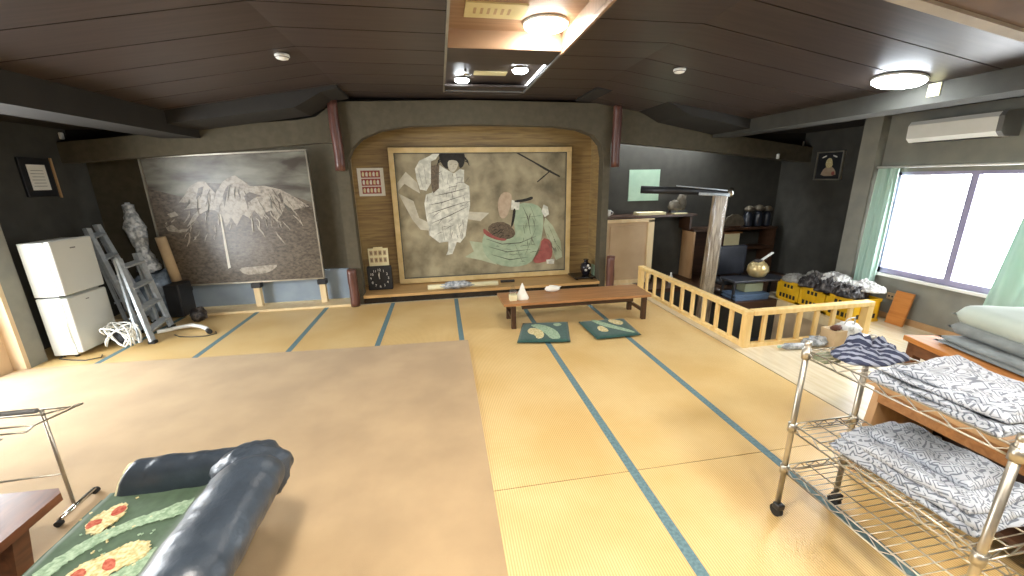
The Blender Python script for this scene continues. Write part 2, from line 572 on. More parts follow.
# ceiling: boards running across the room, flat in the middle and falling to both sides, with a raised light well
mb = MB()
ye = [2.54 + .425 * k for k in range(-11, 8)] + [5.95]
WX0, WX1 = .89, 1.87
for i in range(len(ye) - 1):
    y0, y1 = ye[i] + .006, ye[i + 1] - .006
    segs = [(-2.5, -.3), (-.3, WX0), (WX1, 2.7), (2.7, 5.2)]
    if y1 > 5.32: segs = [(-2.5, -.3), (-.3, 2.7), (2.7, 5.2)]
    for xa, xb_ in segs:
        za, zb = zc(xa), zc(xb_)
        mb.use('ceiling_wood')
        vs = [mb.bm.verts.new(p) for p in ((xa, y0, za), (xb_, y0, zb), (xb_, y1, zb), (xa, y1, za), (xa, y0, za + .02), (xb_, y0, zb + .02), (xb_, y1, zb + .02), (xa, y1, za + .02))]
        for q in ((3, 2, 1, 0), (4, 5, 6, 7), (0, 1, 5, 4), (1, 2, 6, 5), (2, 3, 7, 6), (3, 0, 4, 7)):
            mb._f([vs[j] for j in q])
# dark backing above the gaps
mb.use('gap_dark')
for xa, xb_ in ((-2.5, -.3), (-.3, WX0), (WX1, 2.7), (2.7, 5.2)):
    za, zb = zc(xa) + .025, zc(xb_) + .025
    mb.poly([(xa, -2.2, za), (xb_, -2.2, zb), (xb_, 5.95, zb), (xa, 5.95, za)])
# low soffits over the side bays
mb.use('dark_beam').box(-3.75, -2.45, -2.2, 6.4, 2.36, 2.4)
mb.box(5.15, 6.75, -2.2, 6.45, 2.33, 2.37)
struct(mb.build('ceiling', recalc=True))
# light well
mb = MB()
mb.use('ceiling_light_wood')
mb.box(WX0, WX1, -2.0, 3.68, 2.88, 2.90)
mb.box(WX0 - .02, WX0, -2.0, 3.68, 2.76, 2.9).box(WX1, WX1 + .02, -2.0, 3.68, 2.76, 2.9)
mb.box(WX0, WX1, 3.68, 3.70, 2.745, 2.9)
mb.use('ceiling_wood').box(WX0, WX1, 3.70, 4.10, 2.742, 2.77)
mb.box(WX0, WX1, 4.10, 5.33, 2.80, 2.82).box(WX0, WX1, 4.10, 4.12, 2.745, 2.81).box(WX0, WX1, 5.31, 5.33, 2.75, 2.81)
mb.use('silver_frame').box(WX0 - .012, WX0 + .006, -2.0, 5.33, 2.725, 2.755)
mb.use('ceiling_light_wood').box(WX1 - .008, WX1 + .014, -2.0, 3.72, 2.725, 2.755)
mb.use('grey_plastic').box(WX1 - .008, WX1 + .012, 3.72, 5.33, 2.73, 2.755).box(WX0, WX1, 5.32, 5.335, 2.735, 2.755)
struct(mb.build('trim_2'))
# beams along both sides and at the back
mb = MB(); mb.use('dark_beam')
mb.box(-2.5, -2.07, -2.2, 5.75, 2.245, 2.56)
struct(mb.build('trim_3'))
mb = MB(); mb.use('plaster_dark')
mb.box(4.85, 5.2, -2.2, 5.75, 2.245, 2.45)
struct(mb.build('trim_4'))
mb = MB(); mb.use('dark_beam')
mb.prism_xz([(-2.07, 2.335), (-.78, 2.51), (-.62, 2.59), (-.48, 2.67), (-.3, 2.715), (-.3, 2.80), (-2.07, 2.53)], 5.15, 5.765)
mb.prism_xz([(4.85, 2.29), (3.95, 2.455), (3.75, 2.555), (3.55, 2.64), (3.3, 2.70), (2.7, 2.725), (2.7, 2.80), (4.85, 2.44)], 5.0, 5.765)
struct(mb.build('trim_5'))
mb = MB()
mb.use('trim_beige')
def slope_strip(mb, xa, xb_, y0, y1, d0, d1):
    za, zb = zc(xa), zc(xb_)
    vs = [mb.bm.verts.new(p) for p in ((xa, y0, za - d1), (xb_, y0, zb - d1), (xb_, y1, zb - d1), (xa, y1, za - d1), (xa, y0, za - d0), (xb_, y0, zb - d0), (xb_, y1, zb - d0), (xa, y1, za - d0))]
    for q in ((3, 2, 1, 0), (4, 5, 6, 7), (0, 1, 5, 4), (1, 2, 6, 5), (2, 3, 7, 6), (3, 0, 4, 7)):
        mb._f([vs[j] for j in q])
slope_strip(mb, 2.75, 4.86, 2.06, 2.14, -.005, .05)
mb.use('panel_brown'); slope_strip(mb, 2.75, 4.86, .4, 2.06, 0, .03)
mb.use('gap_dark'); slope_strip(mb, 2.75, 4.86, 2.14, 2.16, 0, .03)
struct(mb.build('trim_6'))

# walls
mb = MB(); mb.use('plaster_dark').box(-3.75, -3.6, 4.3, 6.2, 0, 2.4); struct(mb.build('wall_left'))
mb = MB(); mb.use('plaster_tan').box(-3.66, -3.36, 4.27, 4.31, 0, 2.36).use('plaster_grey')  # pillar: light put into the colour, lit front tan, shaded side grey
mb.box(-3.66, -3.27, 4.31, 4.485, 0, 2.36); mb.use('plaster_tan').box(-3.36, -3.27, 4.27, 4.31, 0, 2.36)
struct(mb.build('trim_7'))
mb = MB(); mb.use('plaster_tan')          # window wall on the left, tall glazed opening
LW = (2.2, 4.1, .02, 2.1)
mb.box(-3.52, -3.38, -2.2, LW[0], 0, 2.4).box(-3.52, -3.38, LW[1], 4.27, 0, 2.4).box(-3.52, -3.38, LW[0], LW[1], LW[3], 2.4)
struct(mb.build('wall_left_front'))
wn = MB(); wn.use('white_plastic')
wn.box(-3.50, -3.42, LW[0], LW[0] + .05, LW[2], LW[3]).box(-3.50, -3.42, LW[1] - .05, LW[1], LW[2], LW[3])
wn.box(-3.50, -3.42, LW[0], LW[1], LW[3] - .05, LW[3]).box(-3.50, -3.42, LW[0], LW[1], 0, .07).box(-3.49, -3.43, 3.12, 3.17, .07, LW[3] - .05)
win2 = struct(wn.build('window_2'))
mb = MB(); mb.use('window_glass').box(-3.462, -3.458, LW[0] + .05, LW[1] - .05, .07, LW[3] - .05)
mb.build('window_glass', parent=win2)
mb = MB()                                  # right wall with the sliding window
RW = (1.55, 3.93, .53, 1.70)
mb.use('plaster_grey')
mb.box(5.97, 6.12, -2.2, RW[0], 0, 2.4).box(5.97, 6.12, RW[1], 4.12, 0, 2.4)
mb.box(5.97, 6.12, RW[0], RW[1], 0, RW[2]).box(5.97, 6.12, RW[0], RW[1], RW[3], 2.4)
struct(mb.build('wall_right'))
mb = MB(); mb.use('plaster_grey').box(5.86, 6.75, 4.12, 4.33, 0, 2.4); struct(mb.build('trim_8'))
mb = MB(); mb.use('plaster_dark').box(6.65, 6.75, 4.33, 6.45, 0, 2.4); struct(mb.build('wall_right_bay'))
wn = MB(); wn.use('alu_window')
wn.box(5.985, 6.06, RW[0], RW[1], RW[2], RW[2] + .06).box(5.985, 6.06, RW[0], RW[1], RW[3] - .035, RW[3])
wn.box(5.985, 6.06, RW[1] - .04, RW[1], RW[2], RW[3]).box(5.985, 6.06, RW[0], RW[0] + .04, RW[2], RW[3])
wn.box(5.99, 6.04, 3.20, 3.26, RW[2], RW[3]).box(5.99, 6.04, 2.36, 2.40, RW[2], RW[3])
win1 = struct(wn.build('window_1'))
mb = MB(); mb.use('white_plastic').box(5.93, 5.99, RW[0] - .02, RW[1] + .02, RW[2] - .03, RW[2]); mb.build('window_sill', parent=win1)
mb = MB(); mb.use('window_glass').box(6.018, 6.022, RW[0] + .04, RW[1] - .04, RW[2] + .06, RW[3] - .035); mb.build('window_glass', parent=win1)
mb = MB(); mb.use('plaster_olive').box(-3.75, -.56, 6.1, 6.2, 0, 2.5); struct(mb.build('wall_back_left'))
mb = MB(); mb.use('plaster_dark').box(3.245, 6.75, 6.33, 6.43, 0, 2.5); struct(mb.build('wall_back_right'))
mb = MB(); mb.use('plaster_dark').box(-3.75, 6.75, -2.2, -2.1, 0, 2.95); struct(mb.build('wall_front'))
mb = MB(); mb.use('dark_beam')            # dark wall above the plaster hanging wall
mb.prism_xz([(-3.6, 2.15), (-2.0, 2.3), (-.95, 2.42), (-.5, 2.6), (3.4, 2.62), (3.8, 2.5), (4.5, 2.3), (6.65, 2.02), (6.65, 2.4), (4.9, 2.4), (2.7, 2.78), (-.3, 2.78), (-2.4, 2.45), (-3.6, 2.4)], 5.93, 5.96)
struct(mb.build('wall_upper'))
# plaster hanging wall with the rounded alcove arch
mb = MB(); mb.use('plaster_olive')
mb.prism_xz([(-3.6, 1.97), (-2.72, 2.03), (-1.66, 2.11), (-.75, 2.19), (-.56, 2.19), (-.56, 0), (-.40, 0), (-.40, 1.98), (-.33, 2.12), (-.2, 2.24), (.05, 2.34), (.4, 2.395), (1.3, 2.42),
             (2.4, 2.40), (2.75, 2.36), (2.98, 2.28), (3.10, 2.15), (3.14, 1.98), (3.14, 0), (3.245, 0), (3.245, 2.19), (3.45, 2.18), (4.67, 2.07), (6.26, 1.91), (6.65, 1.88),
             (6.65, 2.1), (5.3, 2.27), (4.47, 2.36), (3.95, 2.46), (3.75, 2.56), (3.6, 2.64), (3.42, 2.68), (3.3, 2.70), (1.2, 2.72), (-.4, 2.68), (-.55, 2.62), (-.72, 2.5), (-.95, 2.46), (-1.6, 2.41), (-2.05, 2.35), (-3.6, 2.2)], 5.76, 5.93)
struct(mb.build('wall_hanging'))
mb = MB()
mb.use('toko_wood').box(-.56, 3.24, 6.36, 6.42, 0, 2.6)
mb.box(-.50, -.47, 5.93, 6.36, .1, 2.6).box(3.17, 3.20, 5.93, 6.36, .1, 2.6)
mb.use('dark_beam').box(-.5, 3.2, 5.93, 6.36, 2.55, 2.6)
mb.use('plaster_olive').box(-.56, -.50, 5.93, 6.42, 0, 2.6).box(3.20, 3.245, 5.93, 6.42, 0, 2.6)
struct(mb.build('wall_alcove'))
mb = MB()
mb.use('toko_floor').box(-.47, 3.17, 5.77, 6.36, .10, .13).box(-.40, 3.14, 5.72, 5.77, .09, .13)
mb.use('black_lacquer').box(-.40, 3.14, 5.755, 5.80, 0, .09)
struct(mb.build('floor_alcove'))
mb = MB()
mb.use('pine_pale').box(-3.6, -.56, 5.70, 6.1, 0, .03)
mb.use('blue_dado').box(-3.6, -.56, 6.04, 6.1, .03, .47)
struct(mb.build('baseboard_back'))
mb = MB(); mb.use('wood_tan').box(5.95, 5.972, -2.1, 4.12, 0, .07); struct(mb.build('baseboard_right'))

# ================================================================== THINGS
# ---- red log posts of the alcove
def log_post(cx, cy, z0, z1, label, seed):
    mb = MB(); mb.use('log_red')
    n = 10; pts = []; rs = []
    for i in range(n):
        t = i / (n - 1)
        pts.append((cx + .012 * noise.noise(Vector((t * 2, seed, 0))), cy, z0 + t * (z1 - z0)))
        rs.append(.062 + .006 * noise.noise(Vector((t * 3, seed + 4, 1))))
    mb.tube(pts, rs, 14)
    return tag(mb.build('log_post'), label, 'post', 'red log posts of the alcove')
log_post(-.49, 5.70, 1.84, 2.70, 'red log stub hanging from the plaster arch beside the red picture sheet', 1)
log_post(3.295, 5.70, 1.84, 2.70, 'red log stub hanging from the plaster arch nearest the green sheet', 2)
log_post(-.51, 5.69, 0, .53, 'short red log standing on the mats beside the black square clock', 3)
log_post(3.30, 5.69, 0, .53, 'short red log standing behind the long low table near the dark vase', 4)

# ---- carpet
mb = MB(); mb.use('carpet_brown')
mb.prism_xy([(-3.35, -2.0), (1.0, -2.0), (.955, 1.4), (.965, 4.08), (-.3, 4.13), (-1.7, 4.2), (-2.8, 4.27), (-3.27, 4.26), (-3.35, 4.2)], .001, .010)
tag(mb.build('carpet'), 'large plain brown carpet laid over the left half of the rush mats', 'carpet')

# ---- main painting
FIGS = {
 'hair': [(0.778,2.081),(0.853,2.128),(1.121,2.118),(1.174,2.048),(1.144,1.907),(1.079,1.856),(1.062,1.968),(0.978,1.991),(0.908,1.969),(0.917,1.858),(0.849,1.881),(0.794,1.978)],
 'face': [(0.908,1.977),(0.978,1.991),(1.062,1.968),(1.049,1.882),(0.991,1.812),(0.938,1.820),(0.903,1.888)],
 'robe_white': [(0.783,1.923),(0.848,1.874),(0.911,1.836),(0.987,1.797),(1.079,1.856),(1.145,1.844),(1.136,1.654),(1.212,1.603),(1.211,1.322),(1.170,1.125),(1.116,0.843),(1.030,0.744),(0.910,0.778),(0.707,0.758),(0.557,0.886),(0.559,1.026),(0.536,1.146),(0.521,1.361),(0.554,1.494),(0.648,1.523),(0.693,1.613),(0.750,1.661)],
 'sleeve_white': [(0.639,2.045),(0.750,2.115),(0.793,2.081),(0.734,2.001),(0.660,1.972),(0.639,1.663),(0.566,1.551),(0.472,1.572),(0.434,1.723),(0.423,1.872),(0.492,1.981)],
 'sash_brown': [(0.656,1.906),(0.776,1.934),(0.753,1.585),(0.663,1.511),(0.641,1.644)],
 'scarf_top': [(0.150,1.673),(0.285,1.829),(0.441,1.667),(0.467,1.515),(0.359,1.582),(0.252,1.659),(0.151,1.553)],
 'scarf_low': [(0.150,1.523),(0.363,1.404),(0.428,1.150),(0.570,1.074),(0.562,0.954),(0.437,0.971),(0.332,1.114),(0.235,1.330)],
 'scarf_right': [(1.187,1.224),(1.507,1.194),(1.363,1.070),(1.169,1.105)],
 'leg_white': [(0.850,0.793),(0.978,0.759),(0.945,0.678),(0.898,0.572),(0.800,0.556),(0.837,0.633)],
 'veil': [(1.647,1.382),(1.712,1.499),(1.827,1.504),(1.875,1.440),(1.838,1.257),(1.769,1.105),(1.681,1.100),(1.643,1.238)],
 'neck_white': [(1.866,1.384),(1.990,1.341),(1.980,1.228),(1.850,1.232)],
 'train_green': [(1.383,0.729),(1.174,0.767),(1.237,0.597),(1.092,0.512),(1.348,0.448),(1.607,0.357),(1.478,0.577)],
 'robe_green': [(1.892,1.231),(1.998,1.341),(2.250,1.314),(2.370,1.208),(2.379,0.960),(2.337,0.708),(2.249,0.497),(2.161,0.349),(1.898,0.298),(1.598,0.358),(1.401,0.530),(1.367,0.742),(1.431,0.904),(1.736,0.755),(1.923,0.810),(1.893,1.019)],
 'sleeve_green': [(2.409,1.092),(2.536,0.954),(2.671,0.693),(2.702,0.431),(2.595,0.383),(2.522,0.571),(2.432,0.789),(2.379,0.960)],
 'bundle': [(1.458,0.961),(1.576,1.050),(1.784,1.039),(1.933,0.868),(1.863,0.779),(1.694,0.761),(1.528,0.843)],
 'red_trim': [(1.400,0.963),(1.464,0.911),(1.611,0.798),(1.787,0.774),(1.735,0.738),(1.568,0.775),(1.405,0.864)],
 'red_skirt': [(2.354,0.771),(2.512,0.722),(2.541,0.483),(2.470,0.377),(2.249,0.340),(2.196,0.413),(2.315,0.537)],
 'foot_white': [(2.426,0.401),(2.568,0.407),(2.560,0.324),(2.439,0.334)],
 'hand_white': [(2.378,1.298),(2.447,1.263),(2.469,1.140),(2.400,1.100),(2.344,1.189)],
 'horn': [(1.907,1.375),(2.082,1.395),(2.200,1.436),(2.208,1.383),(2.061,1.347),(1.915,1.343)],
 'branch': [(1.879,2.116),(1.927,2.115),(2.251,1.945),(2.460,1.834),(2.651,1.733),(2.638,1.713),(2.418,1.819),(2.210,1.941)],
 'twig': [(2.272,1.653),(2.376,1.737),(2.493,1.826),(2.502,1.814),(2.393,1.725),(2.284,1.641)],
 'hair_lock': [(1.888,1.255),(1.930,1.238),(1.911,1.100),(1.867,0.958),(1.841,0.971),(1.869,1.102)],
}
FMAT = dict(hair='ink_dark', face='paint_pale', robe_white='paint_white', sleeve_white='paint_white', sash_brown='paint_brown', scarf_top='paint_pale', scarf_low='paint_pale', scarf_right='paint_pale',
            leg_white='paint_white', veil='paint_veil', neck_white='paint_white', train_green='paint_green_pale', robe_green='paint_green', sleeve_green='paint_green_pale', bundle='paint_brown',
            red_trim='paint_red', red_skirt='paint_red', foot_white='paint_white', hand_white='paint_white', horn='ink_dark', branch='ink_dark', twig='ink_dark', hair_lock='ink_dark')
FOLDS = [[(0.589,1.340),(0.786,1.373),(1.147,1.480)],[(0.560,1.204),(0.860,1.293),(1.182,1.382)],[(0.609,1.064),(0.892,1.174),(1.178,1.304)],[(0.764,1.019),(0.790,0.796)],[(0.905,1.054),(0.871,0.813)],
 [(1.007,1.090),(1.053,0.805)],[(1.110,1.127),(1.080,0.926)],[(0.796,1.830),(0.825,1.679)],[(0.909,1.791),(0.880,1.640)],[(1.025,1.789),(1.045,1.656)],[(0.676,1.472),(0.952,1.524),(1.171,1.577)],
 [(0.473,1.834),(0.513,1.609)],[(0.554,1.907),(0.573,1.646)],[(2.039,1.279),(2.122,1.093),(2.163,0.842)],[(2.166,1.276),(2.250,1.048)],[(1.481,0.661),(1.774,0.563),(2.162,0.587)],[(1.519,0.533),(1.814,0.433),(2.118,0.460)],
 [(1.995,1.097),(2.336,1.127)],[(1.443,0.788),(1.692,0.694),(1.990,0.702),(2.250,0.797)],[(1.904,0.684),(2.030,0.378)],[(2.466,0.956),(2.601,0.653)],[(2.445,0.831),(2.581,0.481)],[(1.951,0.975),(2.293,0.963)],[(2.250,0.923),(2.075,0.506)]]
def smooth_poly(p, it=1):
    for _ in range(it):
        q = []
        for i in range(len(p)):
            a, b = Vector(p[i]), Vector(p[(i + 1) % len(p)])
            q += [tuple(a * .75 + b * .25), tuple(a * .25 + b * .75)]
        p = q
    return p
def strip_poly(pts, w):
    pts = [Vector(p) for p in pts]
    a, b = [], []
    for i, p in enumerate(pts):
        t = (pts[min(i + 1, len(pts) - 1)] - pts[max(i - 1, 0)]).normalized()
        n = Vector((-t.y, t.x)); k = w * (1 if 0 < i < len(pts) - 1 else .3)
        a.append(p + n * k); b.append(p - n * k)
    return [tuple(q) for q in a] + [tuple(q) for q in b[::-1]]
pt = thing('framed_painting', 'large framed ink painting of a white robed figure and a kneeling green robed figure', 'painting', (1.44, 6.33, .13))
mb = MB(); mb.use('gilt_frame')
x0, x1, z0, z1, fw = .06, 2.82, .14, 2.165, .075
for a in ((x0, x1, z0, z0 + fw), (x0, x1, z1 - fw, z1), (x0, x0 + fw, z0 + fw, z1 - fw), (x1 - fw, x1, z0 + fw, z1 - fw)):
    mb.box(a[0], a[1], 6.25, 6.35, a[2], a[3], bev=.006)
    mb.use('gilt_frame')
mb.build('frame', parent=pt)
mb = MB(); mb.use('paint_line')
q = .012
for a in ((x0 + fw, x1 - fw, z0 + fw, z0 + fw + q), (x0 + fw, x1 - fw, z1 - fw - q, z1 - fw), (x0 + fw, x0 + fw + q, z0 + fw, z1 - fw), (x1 - fw - q, x1 - fw, z0 + fw, z1 - fw)):
    mb.box(a[0], a[1], 6.265, 6.29, a[2], a[3])
mb.build('inner_fillet', parent=pt)
mb = MB(); mb.use('paint_ground').box(x0 + .02, x1 - .02, 6.30, 6.34, z0 + .02, z1 - .02)
yy = 6.2992
for k in ('branch', 'twig', 'scarf_top', 'scarf_low', 'scarf_right', 'leg_white', 'sleeve_white', 'robe_white', 'sash_brown', 'hair', 'face', 'train_green', 'sleeve_green', 'red_skirt', 'robe_green', 'bundle', 'red_trim', 'veil', 'neck_white', 'horn', 'hair_lock', 'foot_white', 'hand_white'):
    mb.use(FMAT[k])
    mb.poly([(x, yy, z) for x, z in (smooth_poly(FIGS[k], 1) if k in ('hair', 'face', 'veil', 'bundle', 'red_skirt', 'red_trim', 'robe_green', 'horn', 'hair_lock') else FIGS[k])])
    yy -= .0006
mb.use('paint_line')
for f in FOLDS:
    mb.poly([(x, yy, z) for x, z in strip_poly(f, .006)])
rnd = random.Random(5)
for i in range(70):                       # finer drapery strokes
    if i < 34:
        x, z = rnd.uniform(.58, 1.15), rnd.uniform(.82, 1.80); a_ = rnd.uniform(.1, .9) if i % 2 else rnd.uniform(-1.9, -1.3)
    elif i < 58:
        x, z = rnd.uniform(1.5, 2.28), rnd.uniform(.38, .72) if i % 2 else rnd.uniform(.72, 1.2); a_ = rnd.uniform(-.5, .4)
        if z > .72: x = rnd.uniform(2.0, 2.3); a_ = rnd.uniform(-1.9, -1.1)
    else:
        x, z = rnd.uniform(2.45, 2.6), rnd.uniform(.5, .9); a_ = rnd.uniform(-1.4, -.9)
    L = rnd.uniform(.06, .16)
    mb.poly([(p, yy, q_) for p, q_ in strip_poly([(x, z), (x + L * .5 * cos(a_), z + L * .5 * sin(a_) + .01), (x + L * cos(a_), z + L * sin(a_))], .0035)]); yy -= .00002
mb.use('ink_dark')
for i in range(26):                       # wild hair ends and the twigs of the bundle
    if i < 14:
        a_ = pi * (.02 + .96 * i / 13); x, z = .985 + .17 * cos(a_), 1.965 + .135 * sin(a_)
        if z < 2.10:
            mb.poly([(p, yy, q_) for p, q_ in strip_poly([(x, z), (x + .05 * cos(a_), z - .02), (x + .07 * cos(a_), z - .07)], .010)])
    else:
        x, z = rnd.uniform(1.52, 1.78), rnd.uniform(.80, .98); a_ = rnd.uniform(-1.2, 1.2)
        mb.poly([(p, yy, q_) for p, q_ in strip_poly([(x, z), (x + .04 * cos(a_), z + .04 * sin(a_)), (x + .08 * cos(a_), z + .05 * sin(a_))], .006)])
    yy -= .00002
mb.use('paint_line')
mb.use('ink_dark')
for f in ([(0.935, 1.925), (0.965, 1.93)], [(1.005, 1.925), (1.04, 1.92)], [(.965, 1.86), (1.01, 1.862)], [(.985, 1.91), (.98, 1.88)]):
    mb.poly([(x, yy, z) for x, z in strip_poly(f, .006)])
mb.build('canvas', parent=pt)

# ---- mountain picture with posts
PEAK = {
 'sky': [(-2.86,1.66),(-2.5,1.55),(-2.2,1.72),(-1.9,1.70),(-1.5,1.64),(-1.1,1.5),(-.95,1.44),(-.95,2.10),(-2.0,2.05),(-2.865,2.015)],
 'cloud': [(-2.623,1.838),(-2.435,1.892),(-2.221,1.927),(-1.915,1.955),(-2.027,1.845),(-2.336,1.801),(-2.549,1.773)],
 'cloud2': [(-1.638,1.968),(-1.320,2.014),(-0.999,2.043),(-0.999,1.929),(-1.224,1.817),(-1.514,1.788),(-1.719,1.856)],
 'snow': [(-2.475,1.562),(-2.392,1.674),(-2.283,1.736),(-2.200,1.735),(-2.149,1.653),(-2.107,1.586),(-1.994,1.731),(-1.901,1.788),(-1.836,1.806),(-1.743,1.726),(-1.675,1.666),(-1.502,1.669),(-1.319,1.618),(-1.143,1.506),(-0.995,1.388),(-1.098,1.367),(-1.199,1.349),(-1.287,1.414),(-1.354,1.295),(-1.414,1.228),(-1.475,1.351),(-1.560,1.319),(-1.607,1.234),(-1.682,1.357),(-1.763,1.257),(-1.832,1.310),(-1.932,1.159),(-1.976,1.264),(-2.067,1.147),(-2.079,1.284),(-2.149,1.371),(-2.233,1.380),(-2.342,1.327),(-2.420,1.245),(-2.528,1.164),(-2.421,1.312),(-2.311,1.403),(-2.402,1.405),(-2.511,1.388),(-2.417,1.478),(-2.552,1.482)],
 'snow_gap': [(-2.028,1.551),(-1.973,1.649),(-1.936,1.681),(-1.967,1.583),(-2.035,1.401)],
 'snow_gap2': [(-1.775,1.545),(-1.704,1.593),(-1.555,1.540),(-1.654,1.519),(-1.761,1.444)],
 'snow_gap3': [(-1.325,1.585),(-1.305,1.466),(-1.329,1.432),(-1.362,1.552)],
 'snow_gap4': [(-2.291,1.655),(-2.226,1.677),(-2.259,1.589),(-2.351,1.510)],
 'wisp': [(-2.768,1.173),(-2.686,1.204),(-2.626,1.134),(-2.516,1.147),(-2.404,1.244),(-2.540,1.107),(-2.633,1.097),(-2.749,1.122)],
 'wisp2': [(-2.717,1.338),(-2.621,1.369),(-2.587,1.318),(-2.682,1.294)],
 'lake': [(-2.026,0.589),(-1.812,0.599),(-1.612,0.610),(-1.495,0.611),(-1.629,0.508),(-1.798,0.492),(-1.947,0.489)],
 'reflection_streak': [(-2.109,1.319),(-2.091,1.319),(-2.105,0.601),(-2.140,0.588)],  # lamp reflection in the picture glass, painted on as a white shape
}
mp_ = thing('mountain_picture', 'large dark picture of a snowy mountain in a thin silver frame on short posts', 'picture', (-1.9, 5.92, .4))
mb = MB(); mb.use('silver_frame')
# leaning outline: left edge nearly vertical, top rises to the right as seen in the room
C4 = [(-2.88, .385), (-.935, .385), (-.935, 2.115), (-2.88, 2.03)]
mb.use('peak_ground').prism_xz(C4, 5.90, 5.93)
yy = 5.8990
for k, m_ in (('sky', 'peak_cloud'), ('cloud', 'peak_cloud'), ('cloud2', 'peak_cloud'), ('snow', 'peak_snow'), ('snow_gap', 'peak_ground'), ('snow_gap2', 'peak_ground'), ('snow_gap3', 'peak_ground'), ('snow_gap4', 'peak_ground'), ('wisp', 'peak_snow'), ('wisp2', 'peak_snow'), ('lake', 'peak_snow'), ('reflection_streak', 'paper_white')):
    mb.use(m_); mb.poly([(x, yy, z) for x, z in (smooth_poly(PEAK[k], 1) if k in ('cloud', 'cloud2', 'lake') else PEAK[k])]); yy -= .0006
rnd = random.Random(21)
for i in range(30):
    x = -2.42 + 1.36 * rnd.random()
    top = 1.66 + .10 * math.exp(-((x + 1.85) / .15) ** 2) - .28 * max(0, x + 1.45) - .35 * max(0, -2.25 - x)
    z = top - rnd.uniform(.02, .22); L = rnd.uniform(.08, .24); sl = (x + 1.85) * .9 + rnd.uniform(-.3, .3)
    pts = [(x + sl * L * k / 3 + rnd.uniform(-.012, .012), z - L * k / 3) for k in range(4)]
    mb.use('peak_ground' if i % 3 else 'paint_line').poly([(a, yy, b) for a, b in strip_poly(pts, rnd.uniform(.003, .008))]); yy -= .00002
for i in range(40):
    x = -2.78 + 1.75 * rnd.random()
    z = 1.33 - .12 * rnd.random() - .3 * rnd.random() ** 2; L = rnd.uniform(.05, .2); sl = (x + 1.85) * .9 + rnd.uniform(-.4, .4)
    pts = [(x + sl * L * k / 3 + rnd.uniform(-.015, .015), z - L * k / 3 + .06) for k in range(4)]
    if min(p[0] for p in pts) > -2.84 and max(p[0] for p in pts) < -.98:
        mb.use('peak_snow').poly([(a, yy, b) for a, b in strip_poly(pts, rnd.uniform(.003, .010))]); yy -= .00002
mb.build('print_sheet', parent=mp_)
mb = MB(); mb.use('silver_frame')
for i in range(4):
    a, b = C4[i], C4[(i + 1) % 4]
    bar(mb, (a[0], 5.905, a[1]), (b[0], 5.905, b[1]), .018, .05, up=(0, 1, 0))
mb.build('frame', parent=mp_)
for i, (px, lb) in enumerate(((-2.72, 'short wooden post under the mountain picture beside the cardboard tube'), (-1.83, 'short wooden post under the middle of the mountain picture'), (-.97, 'short wooden post under the mountain picture nearest the alcove'))):
    t = thing('support_post', lb, 'post', (px, 5.91, .03), 'posts under the mountain picture')
    mb = MB(); mb.use('pine_pale').box(px - .04, px + .04, 5.87, 5.95, .03, .30, bev=.004); mb.build('shaft', parent=t)
    mb = MB(); mb.use('dark_plastic').box(px - .06, px + .06, 5.86, 5.96, .30, .368, bev=.006); setlabel(mb.build('cap', parent=t), 'black cap')

# ---- red picture sheet on the alcove wall
t = thing('picture_sheet', 'white bordered sheet of small red pictures on the alcove wall', 'poster', (-.22, 6.35, 1.5))
mb = MB(); mb.use('paper_white').box(-.41, -.04, 6.345, 6.358, 1.49, 1.89); mb.build('sheet', parent=t)
mb = MB()
for r in range(3):
    z0 = 1.525 + r * .115
    mb.use('paper_red').box(-.36, -.09, 6.341, 6.346, z0, z0 + .10)
    for c in range(5):
        mb.use('paper_white' if (c + r) % 2 else 'paper_cream').poly([(x, 6.3405, z) for x, z in ((-.345 + c * .05, z0 + .02), (-.315 + c * .05, z0 + .015), (-.312 + c * .05, z0 + .07), (-.33 + c * .05, z0 + .085), (-.347 + c * .05, z0 + .06))])
mb.build('picture_rows', parent=t)
# ---- clock + block calendar
t = thing('square_clock', 'black square clock with white numerals standing in the alcove', 'clock', (-.19, 6.04, .13))
mb = MB(); mb.use('dark_plastic').box(-.37, -.02, 6.0, 6.08, .13, .49, bev=.012); mb.use('paper_white')
for h in range(12):
    a = pi / 2 - h * pi / 6
    cx_, cz_ = -.195 + .125 * cos(a), .31 + .125 * sin(a)
    cu = bpy.data.curves.new('numeral', 'FONT'); cu.body = str(12 if h == 0 else h); cu.size = .052; cu.align_x = 'CENTER'; cu.align_y = 'CENTER'
    ob = bpy.data.objects.new('numeral', cu); COL.objects.link(ob)
    dg = bpy.context.evaluated_depsgraph_get()
    me = ob.evaluated_get(dg).to_mesh()
    base = [mb.bm.verts.new((cx_ + v.co.x, 5.998, cz_ + v.co.y)) for v in me.vertices]
    for p in me.polygons:
        mb._f([base[i] for i in p.vertices])
    ob.evaluated_get(dg).to_mesh_clear()
    bpy.data.objects.remove(ob); bpy.data.curves.remove(cu)
setlabel(mb.build('case', parent=t, recalc=False), 'black case with white dial numerals')
mb = MB(); mb.use('paper_white')
bar(mb, (-.195, 5.995, .30), (-.197, 5.995, .40), .010, .003, up=(0, 1, 0)); bar(mb, (-.195, 5.995, .30), (-.205, 5.995, .375), .014, .003, up=(0, 1, 0))
mb.build('hands', parent=t)
t = thing('block_calendar', 'cream calendar board with two rows of windows above the clock', 'calendar', (-.185, 6.06, .49))
mb = MB(); mb.use('paper_cream').box(-.33, -.05, 6.04, 6.075, .49, .75, bev=.004); mb.use('paper_cream').box(-.25, -.12, 6.035, 6.06, .73, .77); mb.build('board', parent=t)
mb = MB(); mb.use('cardboard')
for r in range(2):
    for c in range(4):
        x = -.31 + c * .064
        mb.box(x, x + .045, 6.036, 6.0385, .545 + r * .105, .615 + r * .105)
